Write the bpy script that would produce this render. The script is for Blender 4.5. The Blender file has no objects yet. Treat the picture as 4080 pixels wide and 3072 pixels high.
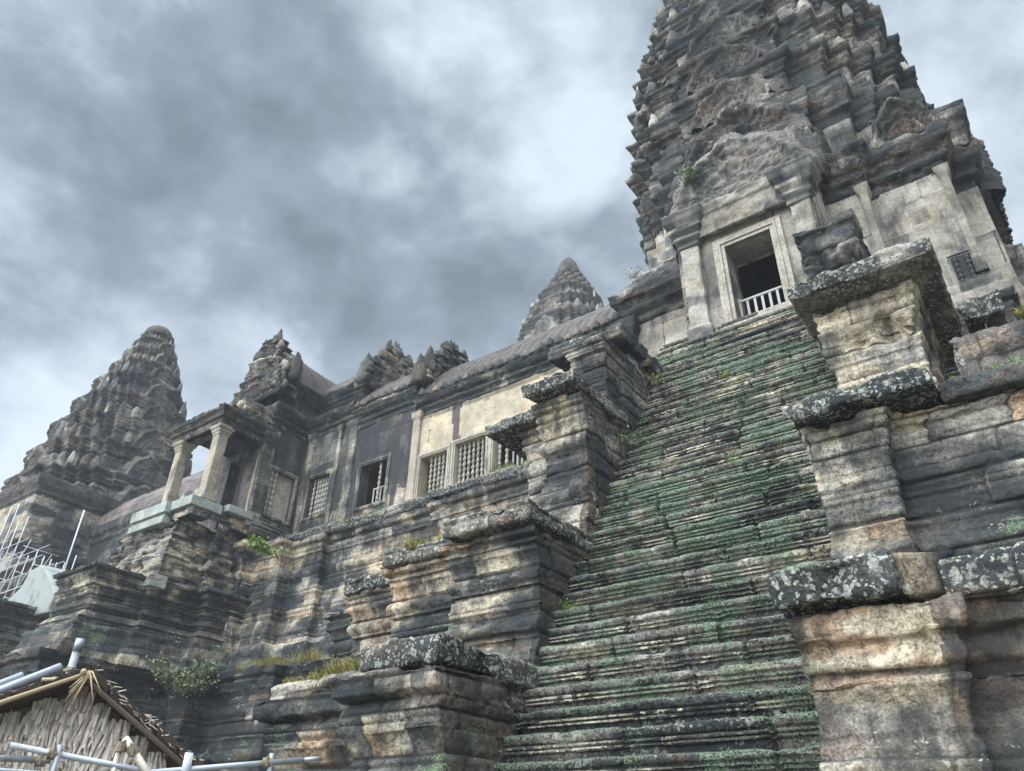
import bpy, math, random
import numpy as np
from mathutils import Vector, Matrix
R = math.radians
sc = bpy.context.scene
C = sc.collection

# ------------------------------------------------------------------ camera
cam = bpy.data.cameras.new("camera")
cam.sensor_width = 36.0
cam.lens = 36.0 * 3001.4 / 4080.0
cam.clip_start = 0.05
cam.clip_end = 3000
camo = bpy.data.objects.new("camera", cam)
C.objects.link(camo)
YAW, PIT, ROL = 0.639263, 0.566972, 0.0250462
_f0 = Vector((-math.sin(YAW), math.cos(YAW), 0)); _r0 = Vector((math.cos(YAW), math.sin(YAW), 0)); _u0 = Vector((0, 0, 1))
_f = _f0 * math.cos(PIT) + _u0 * math.sin(PIT); _u = _u0 * math.cos(PIT) - _f0 * math.sin(PIT)
_r = _r0 * math.cos(ROL) + _u * math.sin(ROL); _u = _u * math.cos(ROL) - _r0 * math.sin(ROL)
camo.matrix_world = Matrix(((_r.x, _u.x, -_f.x, 0), (_r.y, _u.y, -_f.y, 0), (_r.z, _u.z, -_f.z, 0), (0, 0, 0, 1)))
sc.camera = camo
GROUND = -1.6

# ------------------------------------------------------------------ light
SUN_EL, SUN_AZ = 52.0, 205.0          # azimuth clockwise from +Y
sun = bpy.data.lights.new("sun", 'SUN')
sun.energy = 1.35
sun.angle = R(110)
sun.color = (0.97, 0.985, 0.985)
suno = bpy.data.objects.new("sun", sun)
C.objects.link(suno)
sd = Vector((math.sin(R(SUN_AZ)) * math.cos(R(SUN_EL)), math.cos(R(SUN_AZ)) * math.cos(R(SUN_EL)), math.sin(R(SUN_EL))))
suno.rotation_euler = sd.to_track_quat('Z', 'Y').to_euler()
vs = sc.view_settings
vs.view_transform = 'Standard'; vs.look = 'None'; vs.gamma = 1.0; vs.exposure = 3.0

world = bpy.data.worlds.new("World")
sc.world = world
world.use_nodes = True


def build_world():
    nt = world.node_tree
    N = nt.nodes; L = nt.links
    N.clear()
    out = N.new('ShaderNodeOutputWorld'); bg = N.new('ShaderNodeBackground')
    L.new(bg.outputs[0], out.inputs[0])
    sky = N.new('ShaderNodeTexSky'); sky.sky_type = 'NISHITA'; sky.sun_disc = False
    sky.sun_elevation = R(SUN_EL); sky.sun_rotation = R(SUN_AZ)
    tc = N.new('ShaderNodeTexCoord')
    def math_(op, a, b=None, clamp=False):
        m = N.new('ShaderNodeMath'); m.operation = op; m.use_clamp = clamp
        for i, v in enumerate((a, b)):
            if v is None: continue
            if isinstance(v, (int, float)): m.inputs[i].default_value = v
            else: L.new(v, m.inputs[i])
        return m.outputs[0]
    def vmath(op, a, b=None):
        m = N.new('ShaderNodeVectorMath'); m.operation = op
        for i, v in enumerate((a, b)):
            if v is None: continue
            if isinstance(v, tuple): m.inputs[i].default_value = v
            else: L.new(v, m.inputs[i])
        return m
    d = tc.outputs['Generated']
    sep = N.new('ShaderNodeSeparateXYZ'); L.new(d, sep.inputs[0])
    den = math_('ADD', math_('MAXIMUM', sep.outputs[2], 0.0), 0.42)
    comb = N.new('ShaderNodeCombineXYZ')
    L.new(math_('DIVIDE', sep.outputs[0], den), comb.inputs[0])
    L.new(math_('DIVIDE', sep.outputs[1], den), comb.inputs[1])
    def noise(vec, scale, detail, rough, off, dist=0.0):
        n = N.new('ShaderNodeTexNoise'); n.inputs['Scale'].default_value = scale
        n.inputs['Detail'].default_value = detail; n.inputs['Roughness'].default_value = rough
        n.inputs['Distortion'].default_value = dist
        L.new(vmath('ADD', vec, off).outputs[0], n.inputs['Vector'])
        return n.outputs[0]
    dsc = vmath('MULTIPLY', d, (1.0, 1.0, 1.5)).outputs[0]
    n1 = noise(dsc, 2.6, 10, 0.54, (3.1, 7.7, 0.0), 0.15)
    n2 = noise(dsc, 7.5, 9, 0.56, (11.0, 2.0, 4.0), 0.2)
    v = math_('ADD', math_('MULTIPLY', math_('SUBTRACT', n1, 0.5), 2.0), math_('MULTIPLY', math_('SUBTRACT', n2, 0.5), 1.55))
    # large masses: (direction, sharpness, gain)
    for dv, k, g in CLOUD_MASSES:
        dn = Vector(dv).normalized()
        dt = vmath('DOT_PRODUCT', vmath('NORMALIZE', d).outputs[0], tuple(dn)).outputs['Value']
        blob = math_('POWER', math_('MAXIMUM', dt, 0.0), k)
        v = math_('ADD', v, math_('MULTIPLY', blob, g))
    v = math_('ADD', v, 0.60, True)
    ramp = N.new('ShaderNodeValToRGB')
    el = ramp.color_ramp.elements
    el[0].position = 0.0; el[0].color = (0.0215, 0.0266, 0.0318, 1)
    el[1].position = 1.0; el[1].color = (0.0999, 0.1119, 0.1246, 1)
    e = el.new(0.38); e.color = (0.0377, 0.0459, 0.0533, 1)
    e = el.new(0.68); e.color = (0.0681, 0.0792, 0.0895, 1)
    L.new(v, ramp.inputs[0])
    mixs = vmath('SCALE', sky.outputs[0]); mixs.inputs['Scale'].default_value = 0.04
    mix = N.new('ShaderNodeMix'); mix.data_type = 'RGBA'
    mix.inputs['Factor'].default_value = 0.93
    L.new(mixs.outputs[0], mix.inputs[6]); L.new(ramp.outputs[0], mix.inputs[7])
    L.new(mix.outputs[2], bg.inputs[0])
    bg.inputs[1].default_value = 1.0


CLOUD_MASSES = [((-0.68, 0.164, 0.715), 40, -0.12), ((-0.60, 0.403, 0.691), 110, -0.24), ((-0.695, 0.375, 0.614), 900, -0.30), ((-0.50, 0.558, 0.662), 200, -0.30),
                ((-0.405, 0.506, 0.762), 34, 0.04), ((-0.723, 0.37, 0.583), 260, 0.16), ((-0.888, 0.297, 0.353), 30, 0.14), ((0.069, 0.691, 0.719), 14, 0.10), ((-0.827, 0.207, 0.522), 120, -0.14)]
build_world()

# ------------------------------------------------------------------ numpy noise
def h3(i, j, k, seed=0):
    n = (i.astype(np.int64) * 374761393 + j.astype(np.int64) * 668265263 + k.astype(np.int64) * 2147483647 + seed * 974711) & 0xffffffff
    n = ((n ^ (n >> 13)) * 1274126177) & 0xffffffff
    n = ((n ^ (n >> 15)) * 2246822519) & 0xffffffff
    n = n ^ (n >> 16)
    return (n & 0xffffff) / float(0x1000000)


def vn(P, seed=0):
    F = np.floor(P).astype(np.int64); T = P - F
    T = T * T * (3 - 2 * T)
    i, j, k = F[..., 0], F[..., 1], F[..., 2]
    x, y, z = T[..., 0], T[..., 1], T[..., 2]
    r = 0
    for a in (0, 1):
        for b in (0, 1):
            for c in (0, 1):
                r = r + h3(i + a, j + b, k + c, seed) * (x if a else 1 - x) * (y if b else 1 - y) * (z if c else 1 - z)
    return r


def fbm(P, o=3, seed=0):
    s = 0; a = 0.5; t = 0
    for q in range(o):
        s = s + a * vn(P * (2.03 ** q) + 17.3 * q, seed + q); t += a; a *= 0.5
    return s / t


# ------------------------------------------------------------------ materials
def new_mat(name):
    m = bpy.data.materials.new(name); m.use_nodes = True
    nt = m.node_tree; nt.nodes.clear()
    out = nt.nodes.new('ShaderNodeOutputMaterial'); b = nt.nodes.new('ShaderNodeBsdfPrincipled')
    nt.links.new(b.outputs[0], out.inputs[0])
    b.inputs['Specular IOR Level'].default_value = 0.25
    return m, nt, b


class NT:
    def __init__(s, nt): s.nt = nt; s.N = nt.nodes; s.L = nt.links
    def lk(s, v, sock):
        if isinstance(v, (int, float)): sock.default_value = v
        elif isinstance(v, tuple): sock.default_value = v if len(v) == len(sock.default_value) else v + (1,)
        else: s.L.new(v, sock)
    def m(s, op, a, b=None, clamp=False):
        n = s.N.new('ShaderNodeMath'); n.operation = op; n.use_clamp = clamp
        s.lk(a, n.inputs[0])
        if b is not None: s.lk(b, n.inputs[1])
        return n.outputs[0]
    def mix(s, f, a, b, blend='MIX'):
        n = s.N.new('ShaderNodeMix'); n.data_type = 'RGBA'; n.blend_type = blend
        s.lk(f, n.inputs[0]); s.lk(a, n.inputs[6]); s.lk(b, n.inputs[7])
        return n.outputs[2]
    def mapping(s, vec, scale, loc=(0, 0, 0)):
        n = s.N.new('ShaderNodeMapping'); s.L.new(vec, n.inputs[0]); n.inputs['Scale'].default_value = scale
        n.inputs['Location'].default_value = loc
        return n.outputs[0]
    def noise(s, vec, scale, detail=4, rough=0.55, dist=0.0):
        n = s.N.new('ShaderNodeTexNoise'); s.L.new(vec, n.inputs['Vector'])
        n.inputs['Scale'].default_value = scale; n.inputs['Detail'].default_value = detail
        n.inputs['Roughness'].default_value = rough; n.inputs['Distortion'].default_value = dist
        return n.outputs[0]
    def voro(s, vec, scale, feature='F1', rnd=1.0):
        n = s.N.new('ShaderNodeTexVoronoi'); n.feature = feature; s.L.new(vec, n.inputs['Vector'])
        n.inputs['Scale'].default_value = scale; n.inputs['Randomness'].default_value = rnd
        return n
    def rng(s, v, a, b, c=0.0, d=1.0):
        n = s.N.new('ShaderNodeMapRange'); n.interpolation_type = 'SMOOTHSTEP'
        s.lk(v, n.inputs[0]); n.inputs[1].default_value = a; n.inputs[2].default_value = b
        n.inputs[3].default_value = c; n.inputs[4].default_value = d
        return n.outputs[0]


def stone(name, stain=0.5, lichen=0.3, moss=0.2, streak=0.5, bump=1.0, scale=1.0, mosscol=(0.085, 0.120, 0.078), grain=1.0, flat=None):
    """weathered sandstone: block colour, black algae stains and streaks, pale lichen, moss on ledges"""
    m, nt, b = new_mat(name); g = NT(nt)
    geo = g.N.new('ShaderNodeNewGeometry'); pos = geo.outputs['Position']
    sepn = g.N.new('ShaderNodeSeparateXYZ'); g.L.new(geo.outputs['Normal'], sepn.inputs[0]); nz = sepn.outputs[2]
    if flat is None:
        at = g.N.new('ShaderNodeAttribute'); at.attribute_name = 'col'; base = at.outputs['Color']
        aj = g.N.new('ShaderNodeAttribute'); aj.attribute_name = 'joint'; joint = aj.outputs['Fac']
    else:
        base = flat + (1,); joint = None
    p = g.mapping(pos, (scale,) * 3)
    # tonal variation
    nv = g.noise(p, 1.7, 6, 0.6)
    nf = g.noise(p, 14, 6, 0.65)
    nh = g.noise(p, 46, 4, 0.7)
    hs = g.rng(nh, 0.36, 0.64); fs = g.rng(nf, 0.33, 0.67)
    va = g.m('ADD', g.m('MULTIPLY', g.m('SUBTRACT', nv, 0.5), 1.5), g.m('MULTIPLY', g.m('SUBTRACT', fs, 0.5), 0.75 * grain))
    va = g.m('ADD', va, g.m('MULTIPLY', g.m('SUBTRACT', hs, 0.5), 0.75 * grain))
    va = g.m('MAXIMUM', g.m('ADD', va, 1.0), 0.2)
    vc = g.N.new('ShaderNodeCombineColor')
    for i in range(3): g.lk(va, vc.inputs[i])
    col = g.mix(1.0, base, vc.outputs[0], 'MULTIPLY')
    # warm iron tint
    wt = g.rng(g.noise(g.mapping(p, (1, 1, 1.6), (5, 1, 2)), 0.9, 3), 0.52, 0.7, 0, 0.35)
    col = g.mix(wt, col, (0.75, 0.62, 0.45), 'SOFT_LIGHT')
    # black algae: broad patches + vertical streaks
    s1 = g.noise(g.mapping(p, (1, 1, 0.8), (9, 3, 1)), 0.85, 7, 0.62, 0.4)
    s2 = g.noise(g.mapping(p, (1, 1, 0.16), (2, 8, 4)), 2.4, 5, 0.6, 0.2)
    sm = g.m('ADD', g.m('MULTIPLY', s1, 1 - 0.5 * streak), g.m('MULTIPLY', s2, 0.5 * streak))
    thr = 0.68 - 0.30 * stain
    smask = g.rng(sm, thr - 0.06, thr + 0.05)
    smask = g.m('MULTIPLY', smask, g.rng(nf, 0.25, 0.6, 0.6, 1.0))
    col = g.mix(g.m('MULTIPLY', smask, 0.93), col, (0.027, 0.034, 0.038))
    # lichen: pale scabs in clusters
    if lichen > 0:
        dn = g.N.new('ShaderNodeVectorMath'); dn.operation = 'ADD'
        nn = g.N.new('ShaderNodeTexNoise'); nn.inputs['Scale'].default_value = 16; nn.inputs['Detail'].default_value = 3; g.L.new(p, nn.inputs['Vector'])
        sc_ = g.N.new('ShaderNodeVectorMath'); sc_.operation = 'SCALE'; sc_.inputs['Scale'].default_value = 0.10
        g.L.new(nn.outputs['Color'], sc_.inputs[0]); g.L.new(p, dn.inputs[0]); g.L.new(sc_.outputs[0], dn.inputs[1])
        v2 = g.voro(dn.outputs[0], 24); v1 = g.voro(dn.outputs[0], 12)
        sz1 = g.N.new('ShaderNodeSeparateColor'); g.L.new(v1.outputs['Color'], sz1.inputs[0])
        cl = g.noise(g.mapping(p, (1, 1, 1), (4, 4, 9)), 1.5, 4, 0.6)
        t = g.rng(cl, 0.66 - 0.34 * lichen, 0.80 - 0.30 * lichen)
        ln = g.noise(dn.outputs[0], 15, 6, 0.66, 0.4)
        a1 = g.m('MULTIPLY', g.rng(g.m('SUBTRACT', g.m('MULTIPLY', g.m('MULTIPLY', sz1.outputs[0], t), 0.60), v1.outputs['Distance']), -0.05, 0.10), g.rng(ln, 0.36, 0.56, 0.25, 1.0))
        sz2 = g.N.new('ShaderNodeSeparateColor'); g.L.new(v2.outputs['Color'], sz2.inputs[0])
        a2 = g.rng(g.m('SUBTRACT', g.m('MULTIPLY', g.m('MULTIPLY', sz2.outputs[0], t), 0.55), v2.outputs['Distance']), -0.06, 0.08)
        lm = g.m('MULTIPLY', g.m('MAXIMUM', a1, a2), g.rng(nh, 0.30, 0.52, 0.25, 1.0))
        lc = g.mix(sz2.outputs[1], (0.20, 0.21, 0.19, 1), (0.47, 0.49, 0.45, 1))
        col = g.mix(g.m('MULTIPLY', lm, 0.85), col, lc)
    # moss on ledges
    if moss > 0:
        mn = g.m('ADD', g.m('MULTIPLY', g.m('SUBTRACT', g.noise(g.mapping(p, (1, 1, 1), (1, 6, 3)), 1.1, 6, 0.65), 0.5), 1.7), 0.5)
        mn2 = hs
        up = g.rng(nz, -0.15, 0.75, 0.0, 1.0)
        mm = g.rng(g.m('ADD', g.m('ADD', mn, g.m('MULTIPLY', up, 0.16)), g.m('MULTIPLY', mn2, 0.16)), 1.00 - 0.5 * moss, 1.09 - 0.5 * moss)
        mc = g.mix(mn2, tuple(c * 0.25 for c in mosscol) + (1,), tuple(c * 2.3 for c in mosscol) + (1,))
        col = g.mix(g.m('MULTIPLY', mm, 0.88), col, mc)
    if joint is not None:
        jm = g.rng(joint, 0.004, 0.028, 1.0, 0.0)
        col = g.mix(g.m('MULTIPLY', jm, 0.8), col, (0.022, 0.025, 0.027))
    g.lk(col, b.inputs['Base Color'])
    b.inputs['Roughness'].default_value = 0.92
    # relief
    bh = g.m('ADD', g.m('MULTIPLY', g.noise(p, 7, 6, 0.62), 0.09), g.m('MULTIPLY', nh, 0.045 * grain))
    vb = g.voro(p, 16, 'SMOOTH_F1')
    bh = g.m('ADD', bh, g.m('MULTIPLY', vb.outputs['Distance'], 0.05))
    bp_ = g.N.new('ShaderNodeBump'); bp_.inputs['Strength'].default_value = min(1.0, 0.85 * bump); bp_.inputs['Distance'].default_value = 0.55 * bump
    g.lk(bh, bp_.inputs['Height']); g.L.new(bp_.outputs[0], b.inputs['Normal'])
    return m


def plain(name, col, rough=0.6, metal=0.0, var=0.25, scale=6.0, bump=0.15, stretch=(1, 1, 1), dirt=None):
    m, nt, b = new_mat(name); g = NT(nt)
    tc = g.N.new('ShaderNodeTexCoord'); p = g.mapping(tc.outputs['Object'], stretch)
    n = g.noise(p, scale, 5, 0.6)
    c = g.mix(n, tuple(x * (1 - var) for x in col) + (1,), tuple(min(1, x * (1 + var)) for x in col) + (1,))
    if dirt:
        dm = g.rng(g.noise(g.mapping(p, (1, 1, 1), (7, 2, 3)), scale * 0.7, 5, 0.65), 0.52, 0.66)
        c = g.mix(g.m('MULTIPLY', dm, 0.8), c, dirt)
    g.lk(c, b.inputs['Base Color'])
    b.inputs['Roughness'].default_value = rough; b.inputs['Metallic'].default_value = metal
    bp_ = g.N.new('ShaderNodeBump'); bp_.inputs['Strength'].default_value = bump; bp_.inputs['Distance'].default_value = 0.03
    g.lk(g.noise(p, scale * 3, 4), bp_.inputs['Height']); g.L.new(bp_.outputs[0], b.inputs['Normal'])
    return m


def leafmat(name, c0, c1):
    m, nt, b = new_mat(name); g = NT(nt)
    geo = g.N.new('ShaderNodeNewGeometry')
    g.lk(g.mix(geo.outputs['Random Per Island'], c0 + (1,), c1 + (1,)), b.inputs['Base Color'])
    b.inputs['Roughness'].default_value = 0.7
    tr = b.inputs.get('Subsurface Weight')
    return m


BLACK = (0.032, 0.038, 0.041); DARK = (0.056, 0.061, 0.063); BROWN = (0.090, 0.076, 0.064); GREY = (0.135, 0.135, 0.128)
PALE = (0.29, 0.28, 0.25); BEIGE = (0.375, 0.34, 0.265); PEACH = (0.375, 0.28, 0.20); CREAM = (0.47, 0.43, 0.335); MAUVE = (0.15, 0.137, 0.13)
P_DARK = [(3, BLACK), (4, DARK), (2, BROWN), (2, GREY), (1, PALE)]
P_MIX = [(2, BLACK), (3, DARK), (2, GREY), (2, PALE), (2, BEIGE), (1.2, PEACH)]
P_PALE = [(1, DARK), (2, GREY), (3, PALE), (4, BEIGE), (2.5, PEACH), (1, CREAM)]
P_STEP = [(1.5, DARK), (3, (0.105, 0.10, 0.092)), (3, GREY), (2, PALE), (0.5, BEIGE)]
P_TOWER = [(2, BLACK), (2, DARK), (2.5, BROWN), (2.5, GREY), (1.5, MAUVE), (2.5, PALE)]
P_WALL = [(2, GREY), (5, PALE), (3, (0.31, 0.29, 0.235))]
P_CREAM = [(1, (0.36, 0.325, 0.25)), (2, (0.385, 0.345, 0.265)), (1, (0.345, 0.31, 0.24))]
P_SIDE = [(3, DARK), (4, BROWN), (2, (0.11, 0.10, 0.095)), (1, GREY), (1.2, (0.24, 0.215, 0.185))]

M_TERR = stone("weathered_sandstone", 0.58, 0.42, 0.32, 0.6)
M_WING = stone("pale_eroded_sandstone", 0.54, 0.34, 0.25, 0.8)
M_SIDE = stone("dark_lichen_sandstone", 0.45, 0.62, 0.10, 0.3, bump=0.8)
M_CAP = stone("lichen_crusted_slab", 0.50, 1.35, 0.30, 0.2)
M_STEP = stone("mossy_step_stone", 0.34, 0.60, 0.76, 0.1, mosscol=(0.108, 0.150, 0.108), grain=1.5, bump=1.2)
M_TOWER = stone("tower_sandstone", 0.56, 0.28, 0.10, 0.6)
M_TWALL = stone("tower_wall_stone", 0.44, 0.12, 0.04, 0.9, bump=0.45, grain=0.5)
M_FAR = stone("far_tower_stone", 0.46, 0.15, 0.10, 0.45, scale=0.6, bump=1.2)
M_CREAM = stone("clean_cream_sandstone", 0.06, 0.0, 0.0, 0.8, bump=0.3, grain=0.35)
M_DKWALL = stone("blackened_wall_stone", 0.66, 0.30, 0.05, 0.9, bump=0.4)
M_ROOF = stone("gallery_roof_stone", 0.30, 0.10, 0.02, 0.2, bump=0.6)
M_NEW = stone("new_grey_restoration_stone", 0.26, 0.08, 0.1, 0.8, bump=0.3, grain=0.6, flat=(0.25, 0.29, 0.28))
M_FRAME = stone("window_frame_stone", 0.20, 0.10, 0.0, 0.8, bump=0.4, grain=0.6, flat=(0.30, 0.285, 0.25))
M_COLUMN = stone("column_stone", 0.28, 0.08, 0.03, 0.8, bump=0.4, grain=0.6, flat=(0.29, 0.265, 0.22))
M_BALUS = stone("baluster_stone", 0.22, 0.25, 0.04, 0.5, bump=0.4, flat=(0.29, 0.28, 0.245))
M_GROUND = stone("sandy_ground", 0.2, 0.1, 0.35, 0.0, bump=0.6, flat=(0.17, 0.14, 0.10))
M_WOOD = plain("weathered_grey_paint_wood", (0.36, 0.36, 0.37), 0.7, 0, 0.15, 5, 0.2, (1, 1, 0.2))
M_STEEL = plain("galvanised_steel", (0.27, 0.31, 0.36), 0.45, 0.45, 0.3, 14, 0.1, dirt=(0.25, 0.20, 0.15, 1))
M_CLAMP = plain("rusty_clamp_steel", (0.19, 0.165, 0.13), 0.6, 0.5, 0.35, 30, 0.2)
M_WHITEP = plain("pale_painted_steel", (0.46, 0.51, 0.56), 0.5, 0.1, 0.15, 3, 0.05)
M_THATCH = leafmat("dry_palm_thatch", (0.32, 0.295, 0.265), (0.72, 0.67, 0.60))
M_THATCHD = plain("old_dark_thatch", (0.075, 0.062, 0.052), 0.95, 0, 0.5, 14, 0.8, (1, 1, 6))
M_BAMBOO = plain("split_bamboo", (0.38, 0.31, 0.20), 0.6, 0, 0.3, 9, 0.15, (0.3, 0.3, 0.3))
M_LEAF = leafmat("shrub_leaves", (0.065, 0.10, 0.045), (0.19, 0.24, 0.12))
M_DRY = leafmat("dry_grass_blades", (0.14, 0.13, 0.045), (0.33, 0.30, 0.11))
M_GRASS = leafmat("fresh_grass_blades", (0.08, 0.14, 0.035), (0.24, 0.33, 0.08))
M_TWIG = plain("grey_twigs", (0.20, 0.19, 0.17), 0.9, 0, 0.2)
M_DARKIN = plain("interior_stone_and_bore_shade", (0.035, 0.035, 0.04), 0.95, 0, 0.3, 2)
M_CONC = plain("smooth_pale_cover", (0.24, 0.275, 0.275), 0.75, 0, 0.14, 2.5, 0.1, dirt=(0.14, 0.15, 0.145, 1))

# ------------------------------------------------------------------ object helpers
def tag(o, label=None, cat=None, group=None, kind=None):
    if label: o['label'] = label
    if cat: o['category'] = cat
    if group: o['group'] = group
    if kind: o['kind'] = kind
    return o


def thing(name, loc, label, cat, group=None):
    o = bpy.data.objects.new(name, None); C.objects.link(o); o.location = loc; o.empty_display_size = 0.3; o['kind'] = 'thing'
    return tag(o, label, cat, group)


def link(name, me, mat, parent=None):
    if mat is not None and not me.materials: me.materials.append(mat)
    o = bpy.data.objects.new(name, me); C.objects.link(o)
    if parent is not None:
        o.parent = parent
        q = parent; off = Vector((0, 0, 0))
        while q is not None:
            off += Vector(q.location); q = q.parent
        o.location = -off            # mesh data is in world coordinates
    return o


def np_mesh(name, V, F, col=None, joint=None, smooth=True):
    V = np.asarray(V, np.float32).reshape(-1, 3); F = np.asarray(F, np.int32)
    me = bpy.data.meshes.new(name)
    me.vertices.add(len(V)); me.vertices.foreach_set('co', V.ravel())
    n = F.shape[1]
    me.loops.add(F.size); me.loops.foreach_set('vertex_index', F.ravel())
    me.polygons.add(len(F)); me.polygons.foreach_set('loop_start', np.arange(0, F.size, n, dtype=np.int32))
    me.polygons.foreach_set('loop_total', np.full(len(F), n, np.int32))
    me.polygons.foreach_set('use_smooth', np.full(len(F), smooth, bool))
    me.update(calc_edges=True)
    set_attr(me, col, joint)
    return me


def set_attr(me, col=None, joint=None):
    nf = len(me.polygons)
    a = me.attributes.new('col', 'FLOAT_COLOR', 'FACE')
    c = np.ones((nf, 4), np.float32)
    c[:, :3] = GREY if col is None else col
    a.data.foreach_set('color', c.ravel())
    b = me.attributes.new('joint', 'FLOAT', 'POINT')
    j = np.ones(len(me.vertices), np.float32) if joint is None else np.asarray(joint, np.float32).ravel()
    b.data.foreach_set('value', j)


def pick(pal, r):
    w = np.array([p[0] for p in pal], float); w = w / w.sum(); e = np.cumsum(w); c = e - w / 2
    # plateau per colour with soft changes between neighbours
    xs, idx = [], []
    for k in range(len(pal)):
        xs += [e[k] - w[k] * 0.82, e[k] - w[k] * 0.18]; idx += [k, k]
    P_ = np.array([p[1] for p in pal])
    return np.stack([np.interp(r, xs, P_[idx, q]) for q in range(3)], -1)


def blocks(u, v, h, Lb, seed):
    """course / block ids and distance to the nearest joint for masonry coordinates"""
    c = np.floor(v / h).astype(np.int64)
    z0 = np.zeros_like(c)
    Lc = Lb * (0.75 + 0.6 * h3(c, z0, z0 + 3, seed)); off = h3(c, z0 + 1, z0, seed) * 5.0
    w = (u + off) / Lc
    # irregular joints: warp the block coordinate
    bi = np.floor(w).astype(np.int64); fr = w - bi
    j0 = 0.32 * h3(c, bi, z0 + 7, seed); j1 = 1 + 0.32 * h3(c, bi + 1, z0 + 7, seed)
    low = fr < j0
    b = np.where(low, bi - 1, bi)
    dv_ = np.minimum(np.abs(fr - j0), np.abs(j1 - fr)) * Lc
    fv = v / h - c
    dh = np.minimum(fv, 1 - fv) * h
    return c, b, np.minimum(dv_, dh)


def resample(prof, dv):
    out = [prof[0]]
    for (a, b) in zip(prof[:-1], prof[1:]):
        d = math.hypot(b[0] - a[0], b[1] - a[1]); n = max(1, int(math.ceil(d / dv)))
        for q in range(1, n + 1):
            t = q / n; out.append((a[0] + (b[0] - a[0]) * t, a[1] + (b[1] - a[1]) * t))
    return np.array(out)


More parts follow.
